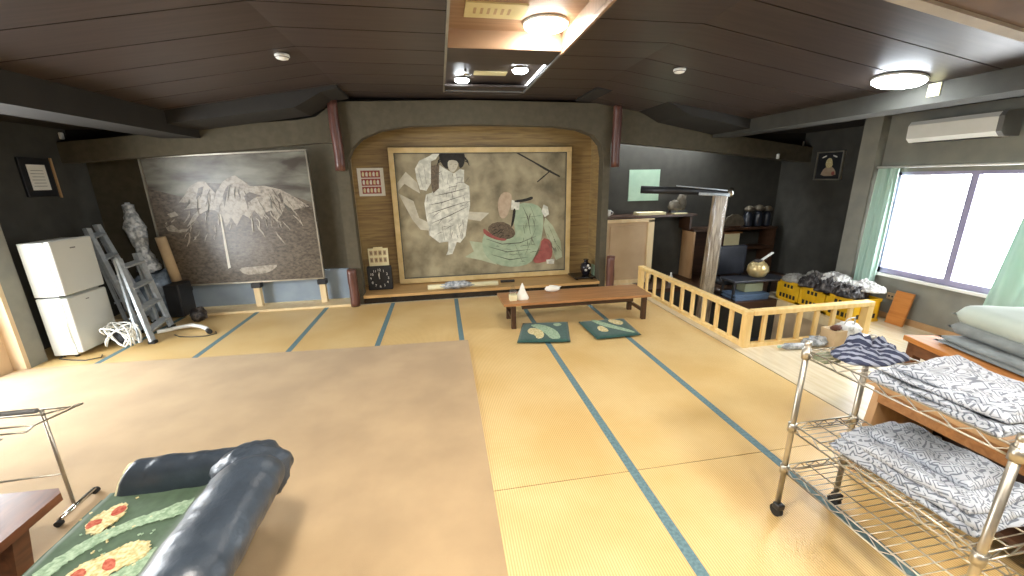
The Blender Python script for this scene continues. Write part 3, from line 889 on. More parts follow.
mb.use('ink_dark')
for r in range(2):
    for c in range(4):
        x = -.31 + c * .064 + .014
        mb.box(x, x + .006, 6.0345, 6.0365, .56 + r * .105, .60 + r * .105).box(x + .012, x + .018, 6.0345, 6.0365, .56 + r * .105, .60 + r * .105)
mb.build('date_windows', parent=t)
# ---- wrapped pole bundle on the alcove step
t = thing('wrapped_pole', 'pale pole half wrapped in crinkled clear film lying on the alcove step', 'pole', (1.0, 5.83, .13))
mb = MB(); mb.use('paper_cream').tube([(.50, 5.83, .168), (1.55, 5.83, .174)], .038, 14); mb.build('tube', parent=t)
mb = MB(); mb.use('film_wrap').blob((.93, 5.81, .19), (.22, .07, .055), amp=.5, freq=5, seed=3, n=26); setlabel(mb.build('film', parent=t), 'crinkled clear film')
mb = MB(); mb.use('dark_plastic').box(1.62, 1.84, 6.0, 6.06, .131, .16, bev=.004)
tag(mb.build('dark_bar'), 'short black bar lying on the alcove floor right of the wrapped pole', 'bar')
# ---- vase on tray
t = thing('display_tray', 'low black lacquer tray in the right corner of the alcove', 'tray', (3.05, 6.02, .13))
mb = MB(); mb.use('black_lacquer').box(2.78, 3.13, 5.85, 6.2, .15, .175, bev=.006).use('black_lacquer')
for a in (2.81, 3.06):
    mb.box(a, a + .04, 5.88, 6.17, .131, .152)
mb.build('tray_body', parent=t)
t = thing('vase', 'small dark glazed vase with pale patches on the black tray', 'vase', (3.02, 6.02, .175))
mb = MB(); mb.use('ceramic_black').lathe([(.045, 0), (.055, .01), (.085, .08), (.09, .13), (.075, .18), (.035, .205), (.03, .23), (.045, .255), (.04, .255)], (3.02, 6.02, .175), 20); mb.build('body', parent=t)
mb = MB(); mb.use('ceramic_white')
for a, z in ((-1.9, .27), (-1.2, .30), (-1.5, .34)):
    mb.blob((3.02 + .085 * cos(a), 6.02 + .085 * sin(a), z), (.022, .022, .022), amp=.2, seed=a, n=10)
setlabel(mb.build('glaze_patch', parent=t), 'pale glaze patches')
mb = MB(); mb.use('pale_green_board').box(3.145, 3.16, 5.99, 6.1, .132, .33)
tag(mb.build('small_card'), 'small pale card standing beside the dark vase', 'card')

# ---- long low table
t = thing('low_table', 'long low brown wooden table standing on the mats before the alcove', 'table', (2.3, 4.5, 0))
mb = MB(); mb.use('wood_brown').prism_xy([(1.40, 4.26), (3.20, 4.25), (3.235, 4.74), (1.39, 4.76)], .295, .325); mb.build('tabletop', parent=t)
mb = MB(); mb.use('wood_dark').box(1.62, 3.0, 4.31, 4.33, .235, .295).box(1.62, 3.0, 4.67, 4.69, .235, .295).box(1.62, 1.64, 4.33, 4.67, .245, .295).box(2.98, 3.0, 4.33, 4.67, .245, .295); mb.build('apron', parent=t)
for x, y in ((1.52, 4.33), (1.52, 4.69), (3.14, 4.31), (3.14, 4.69)):
    mb = MB(); mb.use('wood_dark').box(x - .028, x + .028, y - .024, y + .024, 0, .296, bev=.004); mb.build('leg', parent=t)
for x in (1.52, 3.14):
    mb = MB(); mb.use('wood_dark').box(x - .014, x + .014, 4.345, 4.665, .09, .13); mb.build('stretcher', parent=t)
# things on it
t = thing('condiment_box', 'yellow and clear condiment box at the left end of the long low table', 'box', (1.53, 4.40, .325))
mb = MB(); mb.use('paper_cream').box(1.485, 1.575, 4.36, 4.44, .325, .40, bev=.008); mb.build('tub', parent=t)
mb = MB(); mb.use('clear_film').lathe([(.05, .40), (.045, .43), (.02, .50), (.005, .51)], (1.53, 4.40, 0), 14); setlabel(mb.build('wrap', parent=t), 'clear film gathered on top')
mb = MB(); mb.use('paper_white').lathe([(.075, .325), (.08, .335), (.06, .38), (.035, .43), (.018, .49), (.006, .515)], (1.65, 4.44, 0), 16, wob=.06)
tag(mb.build('paper_napkin'), 'white paper napkin folded to a point on the long low table', 'napkin')
mb = MB(); mb.use('paper_white').blob((2.08, 4.66, .365), (.10, .06, .04), amp=.35, freq=3, seed=9, n=18)
tag(mb.build('tissue_packet'), 'crumpled white tissue packet lying further along the low table', 'packet')

# ---- floor cushions
def cushion(pts, z, label, bands):
    t = thing('floor_cushion', label, 'cushion', (sum(p[0] for p in pts) / 4, sum(p[1] for p in pts) / 4, z), 'green floor cushions by the low table')
    P = [Vector(p) for p in pts]
    mb = MB(); mb.use('cloth_teal')
    for top in (1, 0):
        def fn(u, v, top=top):
            p = (P[0] * (1 - u) + P[1] * u) * (1 - v) + (P[3] * (1 - u) + P[2] * u) * v
            e = min(1, min(u, 1 - u, v, 1 - v) / .12)
            k = math.sqrt(max(0, 1 - (1 - e) ** 2))
            return Vector((p.x, p.y, z + .018 + (.017 * k if top else -.017 * k)))
        mb.grid(fn, 16, 16)
    bmesh.ops.remove_doubles(mb.bm, verts=mb.bm.verts, dist=1e-5)
    mb.build('pad', parent=t)
    mb = MB(); zz = z + .0362
    for m_, pl in bands:
        mb.use(m_); pl = smooth_poly(pl, 1)
        mb.prism_xy(pl, zz - .002, zz); zz += .0007
    setlabel(mb.build('printed_pattern', parent=t), 'pale band and flower print')
cushion([(1.47, 3.86), (2.03, 3.76), (2.19, 4.36), (1.65, 4.43)], .002, 'green floor cushion with a curved pale band, beside the left table leg',
        [('cloth_mint', [(1.70,4.30),(1.80,4.32),(1.902,4.235),(1.968,4.067),(1.960,3.90),(1.933,3.83),(1.835,3.85),(1.830,3.964),(1.780,4.164)]),
         ('cloth_cream', [(1.64,4.14),(1.705,4.22),(1.79,4.150),(1.81,4.018),(1.765,3.89),(1.69,3.88),(1.70,3.994),(1.64,4.04)]), ('cloth_mint', [(1.971,4.28),(2.054,4.30),(2.086,4.24),(2.004,4.18)])])
cushion([(2.33, 3.77), (2.85, 3.78), (2.89, 4.32), (2.31, 4.33)], .002, 'green floor cushion with a straight pale stripe, nearest the wooden railing',
        [('cloth_mint', [(2.45,4.31),(2.52,4.31),(2.644,4.10),(2.76,3.942),(2.81,3.83),(2.76,3.83),(2.652,3.942),(2.516,4.10)]),
         ('cloth_cream', [(2.44,4.065),(2.515,4.12),(2.545,3.96),(2.507,3.903),(2.43,3.945)]), ('cloth_cream', [(2.64,4.25),(2.72,4.29),(2.82,4.18),(2.770,4.08),(2.69,4.10)])])

# ---- wooden railing round the stair opening
t = thing('wooden_railing', 'low pale pine railing around the stair opening', 'railing', (3.73, 3.31, 0))
RX, RY, XE, YE, RH = 3.73, 3.315, 5.20, 5.55, .385
mb = MB(); mb.use('pine').box(RX - .045, RX + .045, RY - .03, YE, RH - .045, RH, bev=.006); mb.build('top_rail', parent=t)
mb = MB(); mb.use('pine').box(RX + .045, XE, RY - .045, RY + .045, RH - .045, RH + .005, bev=.006); mb.build('top_rail', parent=t)
mb = MB(); mb.use('pine').box(RX - .03, RX + .03, RY + .03, YE, .0, .035); mb.build('bottom_rail', parent=t)
mb = MB(); mb.use('pine').box(RX + .03, XE - .02, RY - .03, RY + .03, .0, .035); mb.build('bottom_rail', parent=t)
for x, y in ((RX, RY), (RX, YE - .03), (XE - .03, RY)):
    mb = MB(); mb.use('pine').box(x - .035, x + .035, y - .035, y + .035, 0, RH - .04); mb.build('post', parent=t)
for i in range(9):
    y = RY + .22 + i * .225
    mb = MB(); mb.use('pine').box(RX - .014, RX + .014, y - .022, y + .022, .035, RH - .044); mb.build('baluster', parent=t)
for i in range(6):
    x = RX + .20 + i * .205
    mb = MB(); mb.use('pine').box(x - .022, x + .022, RY - .014, RY + .014, .035, RH - .044); mb.build('baluster', parent=t)

# ---- refrigerator
t = thing('refrigerator', 'small white two door refrigerator standing beside the left pillar', 'refrigerator', (-3.2, 4.75, 0))
mb = MB(); mb.use('white_enamel').box(-3.22, -3.01, 4.50, 4.98, .03, .635, bev=.008).box(-3.22, -3.01, 4.50, 4.98, .65, 1.185, bev=.008)
mb.use('dark_plastic').box(-3.20, -3.03, 4.52, 4.96, .62, .67); mb.build('body', parent=t)
mb = MB(); mb.use('white_enamel').box(-3.005, -2.95, 4.495, 4.985, .655, 1.195, bev=.014); d = mb.build('door', parent=t)
mb = MB(); mb.use('grey_plastic').box(-2.9505, -2.948, 4.70, 4.76, 1.10, 1.112); setlabel(mb.build('badge', parent=d), 'small grey badge')
mb = MB(); mb.use('white_enamel').box(-3.005, -2.95, 4.495, 4.985, .05, .63, bev=.014); d = mb.build('door', parent=t)
mb = MB(); mb.use('grey_plastic').box(-2.9505, -2.948, 4.70, 4.74, .565, .575); setlabel(mb.build('badge', parent=d), 'small grey badge')
mb = MB(); mb.use('paper_white').box(-3.12, -3.02, 4.492, 4.4995, .15, .38); setlabel(mb.build('energy_label', parent=t), 'white paper label')
for x in (-3.18, -3.05):
    for y in (4.54, 4.94):
        mb = MB(); mb.use('dark_plastic').tube([(x, y, 0), (x, y, .035)], .02, 8); mb.build('foot', parent=t)

# ---- step ladders
def ladder(bl, tl, br, tr, n, label, back):
    t = thing('stepladder', label, 'ladder', tuple((Vector(bl) + Vector(br)) / 2), 'folded aluminium stepladders')
    bl, tl, br, tr = map(Vector, (bl, tl, br, tr))
    for a, b in ((bl, tl), (br, tr)):
        mb = MB(); mb.use('aluminium'); bar(mb, a + Vector((0, 0, .02)), b, .065, .028, up=(1, 0, .4)); r_ = mb.build('rail', parent=t)
    for i in range(n):
        k = (i + .6) / n
        mb = MB(); mb.use('aluminium'); bar(mb, bl.lerp(tl, k), br.lerp(tr, k), .075, .022, up=(.3, 0, 1)); mb.build('step', parent=t)
    mb = MB(); mb.use('aluminium')
    o = Vector(back)
    bar(mb, bl + o + Vector((0, 0, .02)), tl + o * .3, .035, .022, up=(1, 0, .4)); bar(mb, br + o + Vector((0, 0, .02)), tr + o * .3, .035, .022, up=(1, 0, .4))
    bar(mb, bl.lerp(tl, .3) + o, br.lerp(tr, .3) + o, .03, .02); mb.build('rear_frame', parent=t)
    for a in (bl, br):
        mb = MB(); mb.use('rubber').box(a.x - .035, a.x + .035, a.y - .03, a.y + .03, 0, .035, bev=.006); mb.build('foot', parent=t)
ladder((-2.49, 4.76, 0), (-2.80, 5.05, .92), (-2.60, 5.28, 0), (-2.85, 5.42, .92), 4, 'grey aluminium stepladder leaning in front beside the white refrigerator', (-.12, 0, 0))
ladder((-2.86, 5.16, 0), (-3.22, 5.33, 1.24), (-2.95, 5.56, 0), (-3.28, 5.56, 1.26), 5, 'taller aluminium stepladder behind, its top above the refrigerator door', (-.1, 0, 0))

# ---- wrapped things in the corner
t = thing('wrapped_roll', 'lumpy bundle rolled in shiny clear film standing upright in the dark corner', 'bundle', (-3.02, 5.86, .58))
mb = MB(); mb.use('film_wrap')
def roll_fn(u, v):
    a = 2 * pi * u; z = .60 + v * .90
    r = (.072 + .022 * sin(v * 11 + 1) + .03 * (1 - v)) * (1 if .03 < v < .97 else .4)
    n_ = noise.noise(Vector((cos(a) * 2, sin(a) * 2, z * 9))) + .6 * noise.noise(Vector((cos(a) * 5, sin(a) * 5, z * 22)))
    return Vector((-3.04 - .06 * v + r * cos(a) * (1 + .25 * n_), 5.84 + r * sin(a) * (1 + .25 * n_), z))
rows = mb.grid(roll_fn, 40, 60, closed_u=True); mb._f(rows[0][::-1]); mb._f(rows[-1])
mb.build('film_body', parent=t)
mb = MB(); mb.use('film_blue').blob((-3.02, 5.80, .30), (.22, .2, .29), amp=.3, freq=3, seed=5, n=26, squash=.3)
tag(mb.build('plastic_bundle'), 'blue grey bundle in plastic film on the floor under the upright film roll', 'bundle')
mb = MB(); mb.use('cardboard').tube([(-2.76, 5.84, .47), (-2.80, 5.80, 1.06)], .058, 16)
tag(mb.build('cardboard_tube'), 'thick pale cardboard tube standing beside the mountain picture', 'tube')
mb = MB(); mb.use('dark_plastic').box(-2.80, -2.62, 5.60, 5.88, .031, .46, bev=.015)
tag(mb.build('storage_box'), 'black storage box on the floor under the cardboard tube', 'box')
mb = MB(); mb.use('bag_dark').blob((-2.40, 5.50, .085), (.09, .09, .085), amp=.5, freq=3, seed=8, n=20)
tag(mb.build('dark_bag'), 'small black bag slumped on the floor at the foot of the stepladders', 'bag')
mb = MB(); mb.use('navy_vinyl').blob((-2.80, 4.83, .085), (.08, .08, .09), amp=.3, freq=3, seed=2, n=20, squash=.2)
tag(mb.build('cable_bag'), 'dark bag on the mats under the tangle of white cords', 'bag')
mb = MB(); mb.use('white_plastic')
rnd = random.Random(4)
for s in range(6):
    pts = []
    ph = rnd.random() * 6; a0 = rnd.random() * 6
    for i in range(26):
        u = i / 25
        pts.append((-2.72 + .13 * sin(a0 + u * 7 + s), 4.72 + .10 * cos(ph + u * 6 + s * 2) - .04 * s / 6, .03 + .24 * abs(sin(ph + u * 5.2)) * (1 - .15 * s / 6)))
    mb.tube(pts, .008, 6)
tag(mb.build('cord_tangle'), 'tangle of white electric cords hanging beside the refrigerator', 'cord')
t = thing('vacuum_hose', 'pale hose curving over the mats in front of the mountain picture', 'hose', (-2.3, 5.05, .02))
mb = MB(); mb.use('white_plastic').tube([(-2.62, 5.05, .035), (-2.52, 5.12, .03), (-2.42, 5.165, .04), (-2.30, 5.16, .05), (-2.18, 5.10, .05), (-2.09, 5.04, .04), (-2.04, 4.98, .03)], .024, 12); mb.build('hose', parent=t)
mb = MB(); mb.use('dark_plastic').tube([(-2.05, 4.99, .03), (-2.0, 4.93, .029)], .028, 12); setlabel(mb.build('nozzle', parent=t), 'dark nozzle')
mb = MB(); mb.use('dark_plastic').tube([(-2.40, 4.98, .006), (-2.30, 4.90, .006), (-2.15, 4.86, .006), (-2.0, 4.86, .006), (-1.93, 4.92, .006), (-1.97, 4.99, .006)], .006, 6)
tag(mb.build('power_cord'), 'thin dark cord looped on the mats beside the pale hose', 'cord')
mb = MB(); mb.use('dark_plastic').tube([(-3.15, 4.46, .016), (-3.0, 4.40, .016), (-2.85, 4.36, .016), (-2.75, 4.42, .012), (-2.8, 4.5, .010)], .006, 6)
tag(mb.build('appliance_cord'), 'thin dark cord on the floor at the foot of the refrigerator', 'cord')

# ---- left wall certificate etc.
t = thing('certificate', 'framed pale certificate hanging on the dark left wall', 'picture', (-3.59, 5.38, 1.65))
mb = MB(); mb.use('dark_plastic').box(-3.60, -3.575, 5.21, 5.56, 1.60, 2.01, bev=.005); mb.build('frame', parent=t)
mb = MB(); mb.use('paper_white').box(-3.575, -3.571, 5.28, 5.49, 1.67, 1.94); mb.build('sheet', parent=t)
mb = MB(); mb.use('grey_plastic')
for i in range(6):
    mb.box(-3.571, -3.5695, 5.30 + .01 * (i % 2), 5.45, 1.71 + i * .033, 1.715 + i * .033)
mb.build('printed_lines', parent=t)
mb = MB(); mb.use('wood_tan').box(-3.60, -3.585, 5.60, 5.62, 1.58, 2.02)
tag(mb.build('wall_strip'), 'narrow pale wooden strip on the dark wall beside the certificate', 'strip')
def sensor(p, label, n):
    x, y, z = p
    mb = MB(); mb.use('white_plastic').box(x - .02 * n[0] - .015, x + .02 * n[0] + .015, y - .025, y + .025, z - .04, z + .04, bev=.012)
    tag(mb.build('wall_sensor'), label, 'sensor', 'small white wall sensors')
sensor((-3.585, 5.84, 2.28), 'small white sensor high on the left wall above the certificate', (0,))
sensor((6.02, 5.74, 1.97), 'small white sensor on the hanging wall at the right end', (0,))
sensor((6.63, 5.94, 2.17), 'small white sensor on the right wall above the framed photo', (0,))

# ---- smoke detectors
def detector(x, y, label):
    z = zc(x)
    t = thing('smoke_detector', label, 'detector', (x, y, z), 'white smoke detectors')
    mb = MB(); mb.use('white_plastic').lathe([(.055, -.002), (.058, -.018), (.045, -.036), (.02, -.044)], (x, y, z), 20); mb.build('housing', parent=t)
    mb = MB(); mb.use('grey_plastic').lathe([(.047, -.022), (.054, -.024), (.050, -.030)], (x, y, z), 20); setlabel(mb.build('grille', parent=t), 'grey grille ring')
detector(-.45, 3.95, 'white smoke detector on the ceiling left of the light well')
detector(3.09, 3.87, 'white smoke detector on the ceiling right of the light well')

# ---- lamps
def disc_lamp(name, label, c, r, m, grp, cat='ceiling lamp', n=(0, 0, 1), ring='white_plastic'):
    t = thing(name, label, cat, c, grp)
    q = Vector((0, 0, 1)).rotation_difference(Vector(n)).to_matrix().to_4x4()
    for nm, mm, prof in (('rim', ring, [(r * 1.02, 0), (r * 1.06, -.008), (r * 1.04, -.018), (r * .97, -.022)]), ('diffuser', m, [(r * 1.0, -.018), (r * .99, -.03), (r * .88, -.042), (r * .5, -.05), (r * .05, -.052)])):
        mb = MB(); mb.use(mm).lathe(prof, (0, 0, 0), 32)
        bmesh.ops.transform(mb.bm, matrix=q, verts=mb.bm.verts)
        mb.build(nm, parent=t, world=False)
    return t
disc_lamp('ceiling_lamp', 'round warm lit ceiling lamp in the wooden light well', (1.665, 3.46, 2.88), .17, 'lamp_warm', None)
disc_lamp('ceiling_lamp', 'round cool lit ceiling lamp beside the right hand beam', (4.58, 3.03, zc(4.58) - .002), .175, 'lamp_cool', None, n=(.16, 0, 1))
disc_lamp('ceiling_lamp', 'round added fill lamp above the navy sofa end of the room', (.35, .75, 2.748), .2, 'lamp_fill', None)  # this lamp and the next ones are unseen, added to brighten the near floor
disc_lamp('ceiling_lamp', 'round added fill lamp in the near end of the light well', (1.4, -.9, 2.88), .2, 'lamp_fill', None)
disc_lamp('ceiling_lamp', 'round added fill lamp on the rack side of the light well', (2.62, -.5, 2.748), .2, 'lamp_fill', None)
disc_lamp('downlight', 'small lit downlight nearer the white trim of the light well', (1.085, 4.93, 2.80), .08, 'lamp_spot', 'pair of downlights', 'downlight', ring='chrome')
disc_lamp('downlight', 'small lit downlight nearer the wooden panel, upper of the pair', (1.655, 4.46, 2.80), .08, 'lamp_spot', 'pair of downlights', 'downlight', ring='chrome')
mb = MB(); mb.use('sticker').box(1.02, 1.46, 3.14, 3.40, 2.868, 2.88)
mb.use('cardboard')
for i in range(6):
    mb.box(1.08 + i * .05, 1.10 + i * .05, 3.22, 3.32, 2.8665, 2.8685)
tag(mb.build('ceiling_notice'), 'yellowed strip notice on the light well ceiling beside the warm lamp', 'notice')
mb = MB(); mb.use('sticker').box(1.2, 1.55, 4.62, 4.76, 2.79, 2.80); tag(mb.build('vent_strip'), 'pale strip between the two small downlights', 'strip')
mb = MB(); mb.use('chrome').tube([(1.10, 4.55, 2.80), (1.10, 4.55, 2.74)], .012, 8).tube([(1.06, 4.55, 2.745), (1.16, 4.55, 2.745)], .008, 8)
tag(mb.build('ceiling_hook'), 'small metal hook on the ceiling above the left downlight', 'hook')
mb = MB(); mb.use('sticker').box(4.84, 4.852, 2.90, 2.99, 2.30, 2.40); tag(mb.build('paper_tag'), 'pale paper tag on the beam beside the cool round lamp', 'tag')

# ---- right wall things
t = thing('air_conditioner', 'white wall air conditioner above the window', 'air conditioner', (5.97, 3.38, 2.02))
mb = MB(); mb.use('white_plastic').prism_xz([(5.97, 2.00), (5.80, 2.00), (5.755, 2.04), (5.75, 2.17), (5.78, 2.21), (5.97, 2.215)], 3.03, 3.76); mb.build('body', parent=t)
mb = MB(); mb.use('grey_plastic').prism_xz([(5.97, 1.998), (5.80, 1.998), (5.753, 2.038), (5.747, 2.172), (5.778, 2.214), (5.97, 2.22)], 2.99, 3.03); setlabel(mb.build('end_cap', parent=t), 'dark grey end cap')
mb = MB(); mb.use('dark_plastic').box(5.80, 5.93, 3.08, 3.72, 1.994, 2.0); setlabel(mb.build('outlet_slot', parent=t), 'dark outlet slot')
t = thing('framed_photo', 'small framed portrait photo hanging on the dark right wall', 'picture', (6.64, 5.42, 1.6))
mb = MB(); mb.use('silver_frame')
for a in ((5.19, 5.63, 1.60, 1.62), (5.19, 5.63, 2.0, 2.02), (5.19, 5.21, 1.62, 2.0), (5.61, 5.63, 1.62, 2.0)):
    mb.box(6.615, 6.65, a[0], a[1], a[2], a[3])
mb.build('frame', parent=t)
mb = MB(); mb.use('dark_plastic').box(6.63, 6.65, 5.21, 5.61, 1.62, 2.0)
xx = 6.6285
for m_, pl in (('paint_veil', [(5.27, 1.66), (5.53, 1.66), (5.50, 1.75), (5.44, 1.80), (5.36, 1.80), (5.29, 1.74)]), ('cloth_cream', [(5.34, 1.80), (5.37, 1.90), (5.41, 1.93), (5.46, 1.90), (5.47, 1.82), (5.42, 1.77)]), ('paper_white', [(5.30, 1.92), (5.37, 1.95), (5.36, 1.965), (5.29, 1.94)]), ('paper_white', [(5.46, 1.95), (5.54, 1.92), (5.54, 1.94), (5.47, 1.965)]), ('paint_red', [(5.29, 1.67), (5.34, 1.67), (5.35, 1.72), (5.30, 1.73)])):
    mb.use(m_).poly([(xx, y, z) for y, z in smooth_poly(pl, 1)]); xx -= .0006
mb.build('portrait', parent=t)
mb = MB(); mb.use('cardboard').box(5.955, 5.97, 3.64, 3.73, .24, .32, bev=.004).use('dark_plastic').box(5.953, 5.956, 3.66, 3.675, .27, .29).box(5.953, 5.956, 3.695, 3.71, .27, .29)
tag(mb.build('wall_outlet'), 'brown electric outlet low on the window wall', 'outlet')
# curtains
def curtain(y0, y1, z0, z1, label, seed, pull):
    mb = MB(); mb.use('curtain_green')
    for side in (0, 1):
        def fn(u, v, side=side):
            z = z1 + (z0 - z1) * v
            ya = y0 + pull[0] * v; yb_ = y1 + pull[1] * v
            y = ya + u * (yb_ - ya)
            x = 5.885 + .028 * sin(u * 2 * pi * 5 + seed) * (.5 + .5 * v) + .012 * sin(u * 17 + v * 3) + (.004 if side else 0)
            return Vector((x, y, z))
        mb.grid(fn, 60, 14)
    t = tag(mb.build('curtain', recalc=False), label, 'curtain', 'green window curtains')
curtain(3.86, 4.07, .30, 1.74, 'pale green curtain drawn to the corner by the grey column', 0, (.0, .02))
curtain(2.00, 2.70, .40, 1.76, 'pale green curtain at the near end of the window behind the futons', 2, (.0, .16))
mb = MB(); mb.use('white_plastic').tube([(5.89, 1.5, 1.755), (5.89, 4.1, 1.755)], .012, 8); tag(mb.build('curtain_rail'), 'white curtain rail above the sliding window', 'rail')

# ---- back right corner: cabinet, shelves
t = thing('wooden_cabinet', 'pale wooden cabinet with a plain beige panel right of the alcove', 'cabinet', (3.7, 6.1, 0))
mb = MB(); mb.use('panel_beige').box(3.26, 4.10, 5.98, 6.33, 0, 1.0); mb.build('body', parent=t)
mb = MB(); mb.use('pine_pale').box(4.03, 4.13, 5.95, 5.99, .0, 1.03).box(3.26, 4.13, 5.95, 5.99, 1.0, 1.05).box(3.26, 4.13, 5.95, 5.99, 0, .06).box(3.26, 3.33, 5.95, 5.99, .06, 1.0); mb.build('face_frame', parent=t)
mb = MB(); mb.use('panel_beige').box(3.39, 3.97, 5.965, 5.978, .12, .95, bev=.004); mb.build('door', parent=t)
t = thing('wall_shelf', 'dark wooden shelf board above the beige cabinet', 'shelf', (4.0, 6.15, 1.1))
mb = MB(); mb.use('wood_dark').box(3.26, 4.90, 5.98, 6.33, 1.06, 1.095, bev=.004); mb.build('board', parent=t)
mb = MB(); mb.use('wood_dark').box(4.80, 4.84, 6.02, 6.33, .84, 1.06); mb.build('bracket', parent=t)
mb = MB(); mb.use('pale_green_board').box(3.83, 4.37, 6.318, 6.331, 1.31, 1.81); tag(mb.build('green_sheet'), 'square pale green sheet fixed to the dark wall above the shelf', 'sheet')
t = thing('cup', 'small white cup with a dark mark on the shelf by the red log stub', 'cup', (3.38, 6.08, 1.095))
mb = MB(); mb.use('ceramic_white').lathe([(.035, 0), (.045, .01), (.055, .10), (.05, .10), (.04, .02)], (3.38, 6.08, 1.096), 16); mb.build('body', parent=t)
mb = MB(); mb.use('ceramic_white').tube([(3.435, 6.08, 1.125), (3.465, 6.08, 1.13), (3.47, 6.08, 1.16), (3.435, 6.08, 1.175)], .008, 8); mb.build('handle', parent=t)
mb = MB(); mb.use('paper_cream').box(3.88, 4.36, 6.02, 6.2, 1.096, 1.14, bev=.004); tag(mb.build('flat_box'), 'flat cream box lying on the shelf under the green sheet', 'box')
mb = MB(); mb.use('paper_cream').box(4.52, 4.75, 6.03, 6.2, 1.096, 1.115, bev=.003); tag(mb.build('shelf_book'), 'thin cream book on the shelf beneath the dark ornament', 'book')
t = thing('shelf_ornament', 'dark carved ornament on the shelf between green sheet and wrapped post', 'ornament', (4.62, 6.16, 1.115))
mb = MB(); mb.use('ornament_brown').blob((4.58, 6.16, 1.21), (.10, .07, .10), amp=.5, freq=4, seed=2, n=20).blob((4.70, 6.16, 1.26), (.08, .06, .14), amp=.5, freq=4, seed=4, n=20); mb.build('body', parent=t)
mb = MB(); mb.use('dark_plastic').box(4.50, 4.78, 6.11, 6.21, 1.1155, 1.15); mb.build('stand', parent=t)
t = thing('display_shelf', 'dark lower shelf in the right corner carrying an ornament and dark bottles', 'shelf', (5.6, 6.15, 0))
mb = MB(); mb.use('wood_dark').box(4.86, 6.45, 5.98, 6.33, .80, .835, bev=.004); mb.build('board', parent=t)
for x in (4.88, 5.42, 6.41):
    mb = MB(); mb.use('wood_tan' if x == 4.88 else 'wood_dark').box(x, x + .035, 6.0, 6.33, 0, .80); mb.build('side_panel', parent=t)
mb = MB(); mb.use('wood_dark').box(4.915, 5.42, 6.30, 6.33, 0, .80); mb.build('back_panel', parent=t)
t = thing('fan_ornament', 'fan shaped brown ornament on the lower shelf beside the wrapped post', 'ornament', (5.70, 6.12, .835))
mb = MB(); mb.use('ornament_brown')
n = 13
a = [(5.70 + .19 * cos(pi * i / (n - 1)), .88 + .17 * sin(pi * i / (n - 1)) + (.012 if i % 2 else 0)) for i in range(n)] + [(5.52, .86), (5.60, .845), (5.80, .845), (5.88, .86)]
mb.prism_xz(a, 6.10, 6.13); mb.build('fan', parent=t)
mb = MB(); mb.use('wood_dark').box(5.60, 5.80, 6.07, 6.17, .8355, .862, bev=.004); mb.build('stand', parent=t)
def bottle(x, y, z, s, label):
    t = thing('dark_bottle', label, 'bottle', (x, y, z), 'dark bottles on the lower shelf')
    mb = MB(); mb.use('bottle_dark').lathe([(.07 * s, .001), (.078 * s, .02), (.078 * s, .20 * s), (.06 * s, .25 * s), (.032 * s, .28 * s)], (x, y, z), 18); mb.build('body', parent=t)
    mb = MB(); mb.use('ornament_brown').lathe([(.034 * s, .28 * s), (.075 * s, .29 * s), (.085 * s, .33 * s), (.05 * s, .37 * s), (.01, .385 * s)], (x, y, z), 18, wob=.08); setlabel(mb.build('stopper', parent=t), 'carved brown stopper')
bottle(5.98, 6.14, .835, .92, 'dark stoppered bottle standing next to the fan ornament')
bottle(6.17, 6.14, .835, .95, 'dark stoppered bottle in the middle of the three on the lower shelf')
bottle(6.35, 6.15, .835, .9, 'dark stoppered bottle at the wall end of the lower shelf')
t = thing('white_carton', 'white carton under the lower shelf behind the dark chair', 'box', (5.58, 6.1, .4))
mb = MB(); mb.use('paper_cream').box(5.46, 5.75, 6.0, 6.2, .50, .74, bev=.004); mb.build('carton', parent=t)
mb = MB(); mb.use('wood_brown').box(5.44, 5.78, 5.985, 6.2, .745, .765); mb.build('lid', parent=t)
mb = MB(); mb.use('wood_dark').box(5.458, 6.405, 6.0, 6.30, .46, .4995); tag(mb.build('inner_shelf'), 'dark board under the lower shelf that carries the white carton', 'shelf')
mb = MB(); mb.use('white_plastic').lathe([(.03, 0), (.035, .02), (.03, .10), (.012, .14), (.012, .17)], (4.42, 5.82, 0), 14); tag(mb.build('spray_bottle'), 'small white bottle on the floor behind the railing', 'bottle')

# ---- wrapped post with crossbar
t = thing('wrapped_post', 'slanting old wooden post wrapped in clear film with a dark crossbar', 'post', (4.40, 4.95, -1.598))
mb = MB(); mb.use('antique_wood'); bar(mb, (4.40, 4.96, -1.598), (4.505, 4.96, 1.43), .17, .09, up=(0, 1, 0)); mb.build('post', parent=t)
mb = MB(); mb.use('clear_film')
def film_fn(u, v):
    a = 2 * pi * u; z = .02 + 1.44 * v
    k = 1 + .18 * noise.noise(Vector((cos(a) * 2, sin(a) * 2, z * 5)))
    return Vector((4.47 + .05 * v + .125 * cos(a) * k, 4.96 + .09 * sin(a) * k, z))
mb.grid(film_fn, 24, 30, closed_u=True); setlabel(mb.build('film', parent=t), 'wrinkled clear film')
mb = MB(); mb.use('dark_plastic').tube([(4.62, 4.95, 1.465), (4.05, 5.25, 1.50), (3.62, 5.5, 1.52)], [.035, .05, .055], 14); mb.build('crossbar', parent=t)
mb = MB(); mb.use('aluminium').tube([(4.56, 4.90, 1.50), (4.0, 5.22, 1.57)], .008, 8).tube([(4.25, 5.06, 1.46), (4.60, 4.90, 1.44)], .022, 10); setlabel(mb.build('silver_rod', parent=t), 'thin silver rods')
mb = MB(); mb.use('chrome').blob((4.635, 4.93, 1.47), (.045, .045, .065), amp=.3, freq=3, seed=1, n=18); setlabel(mb.build('knob', parent=t), 'shiny film covered knob')
mb = MB(); mb.use('clear_film').blob((4.57, 4.90, .12), (.09, .05, .05), amp=.4, seed=6, n=14); mb.build('loose_film', parent=t)

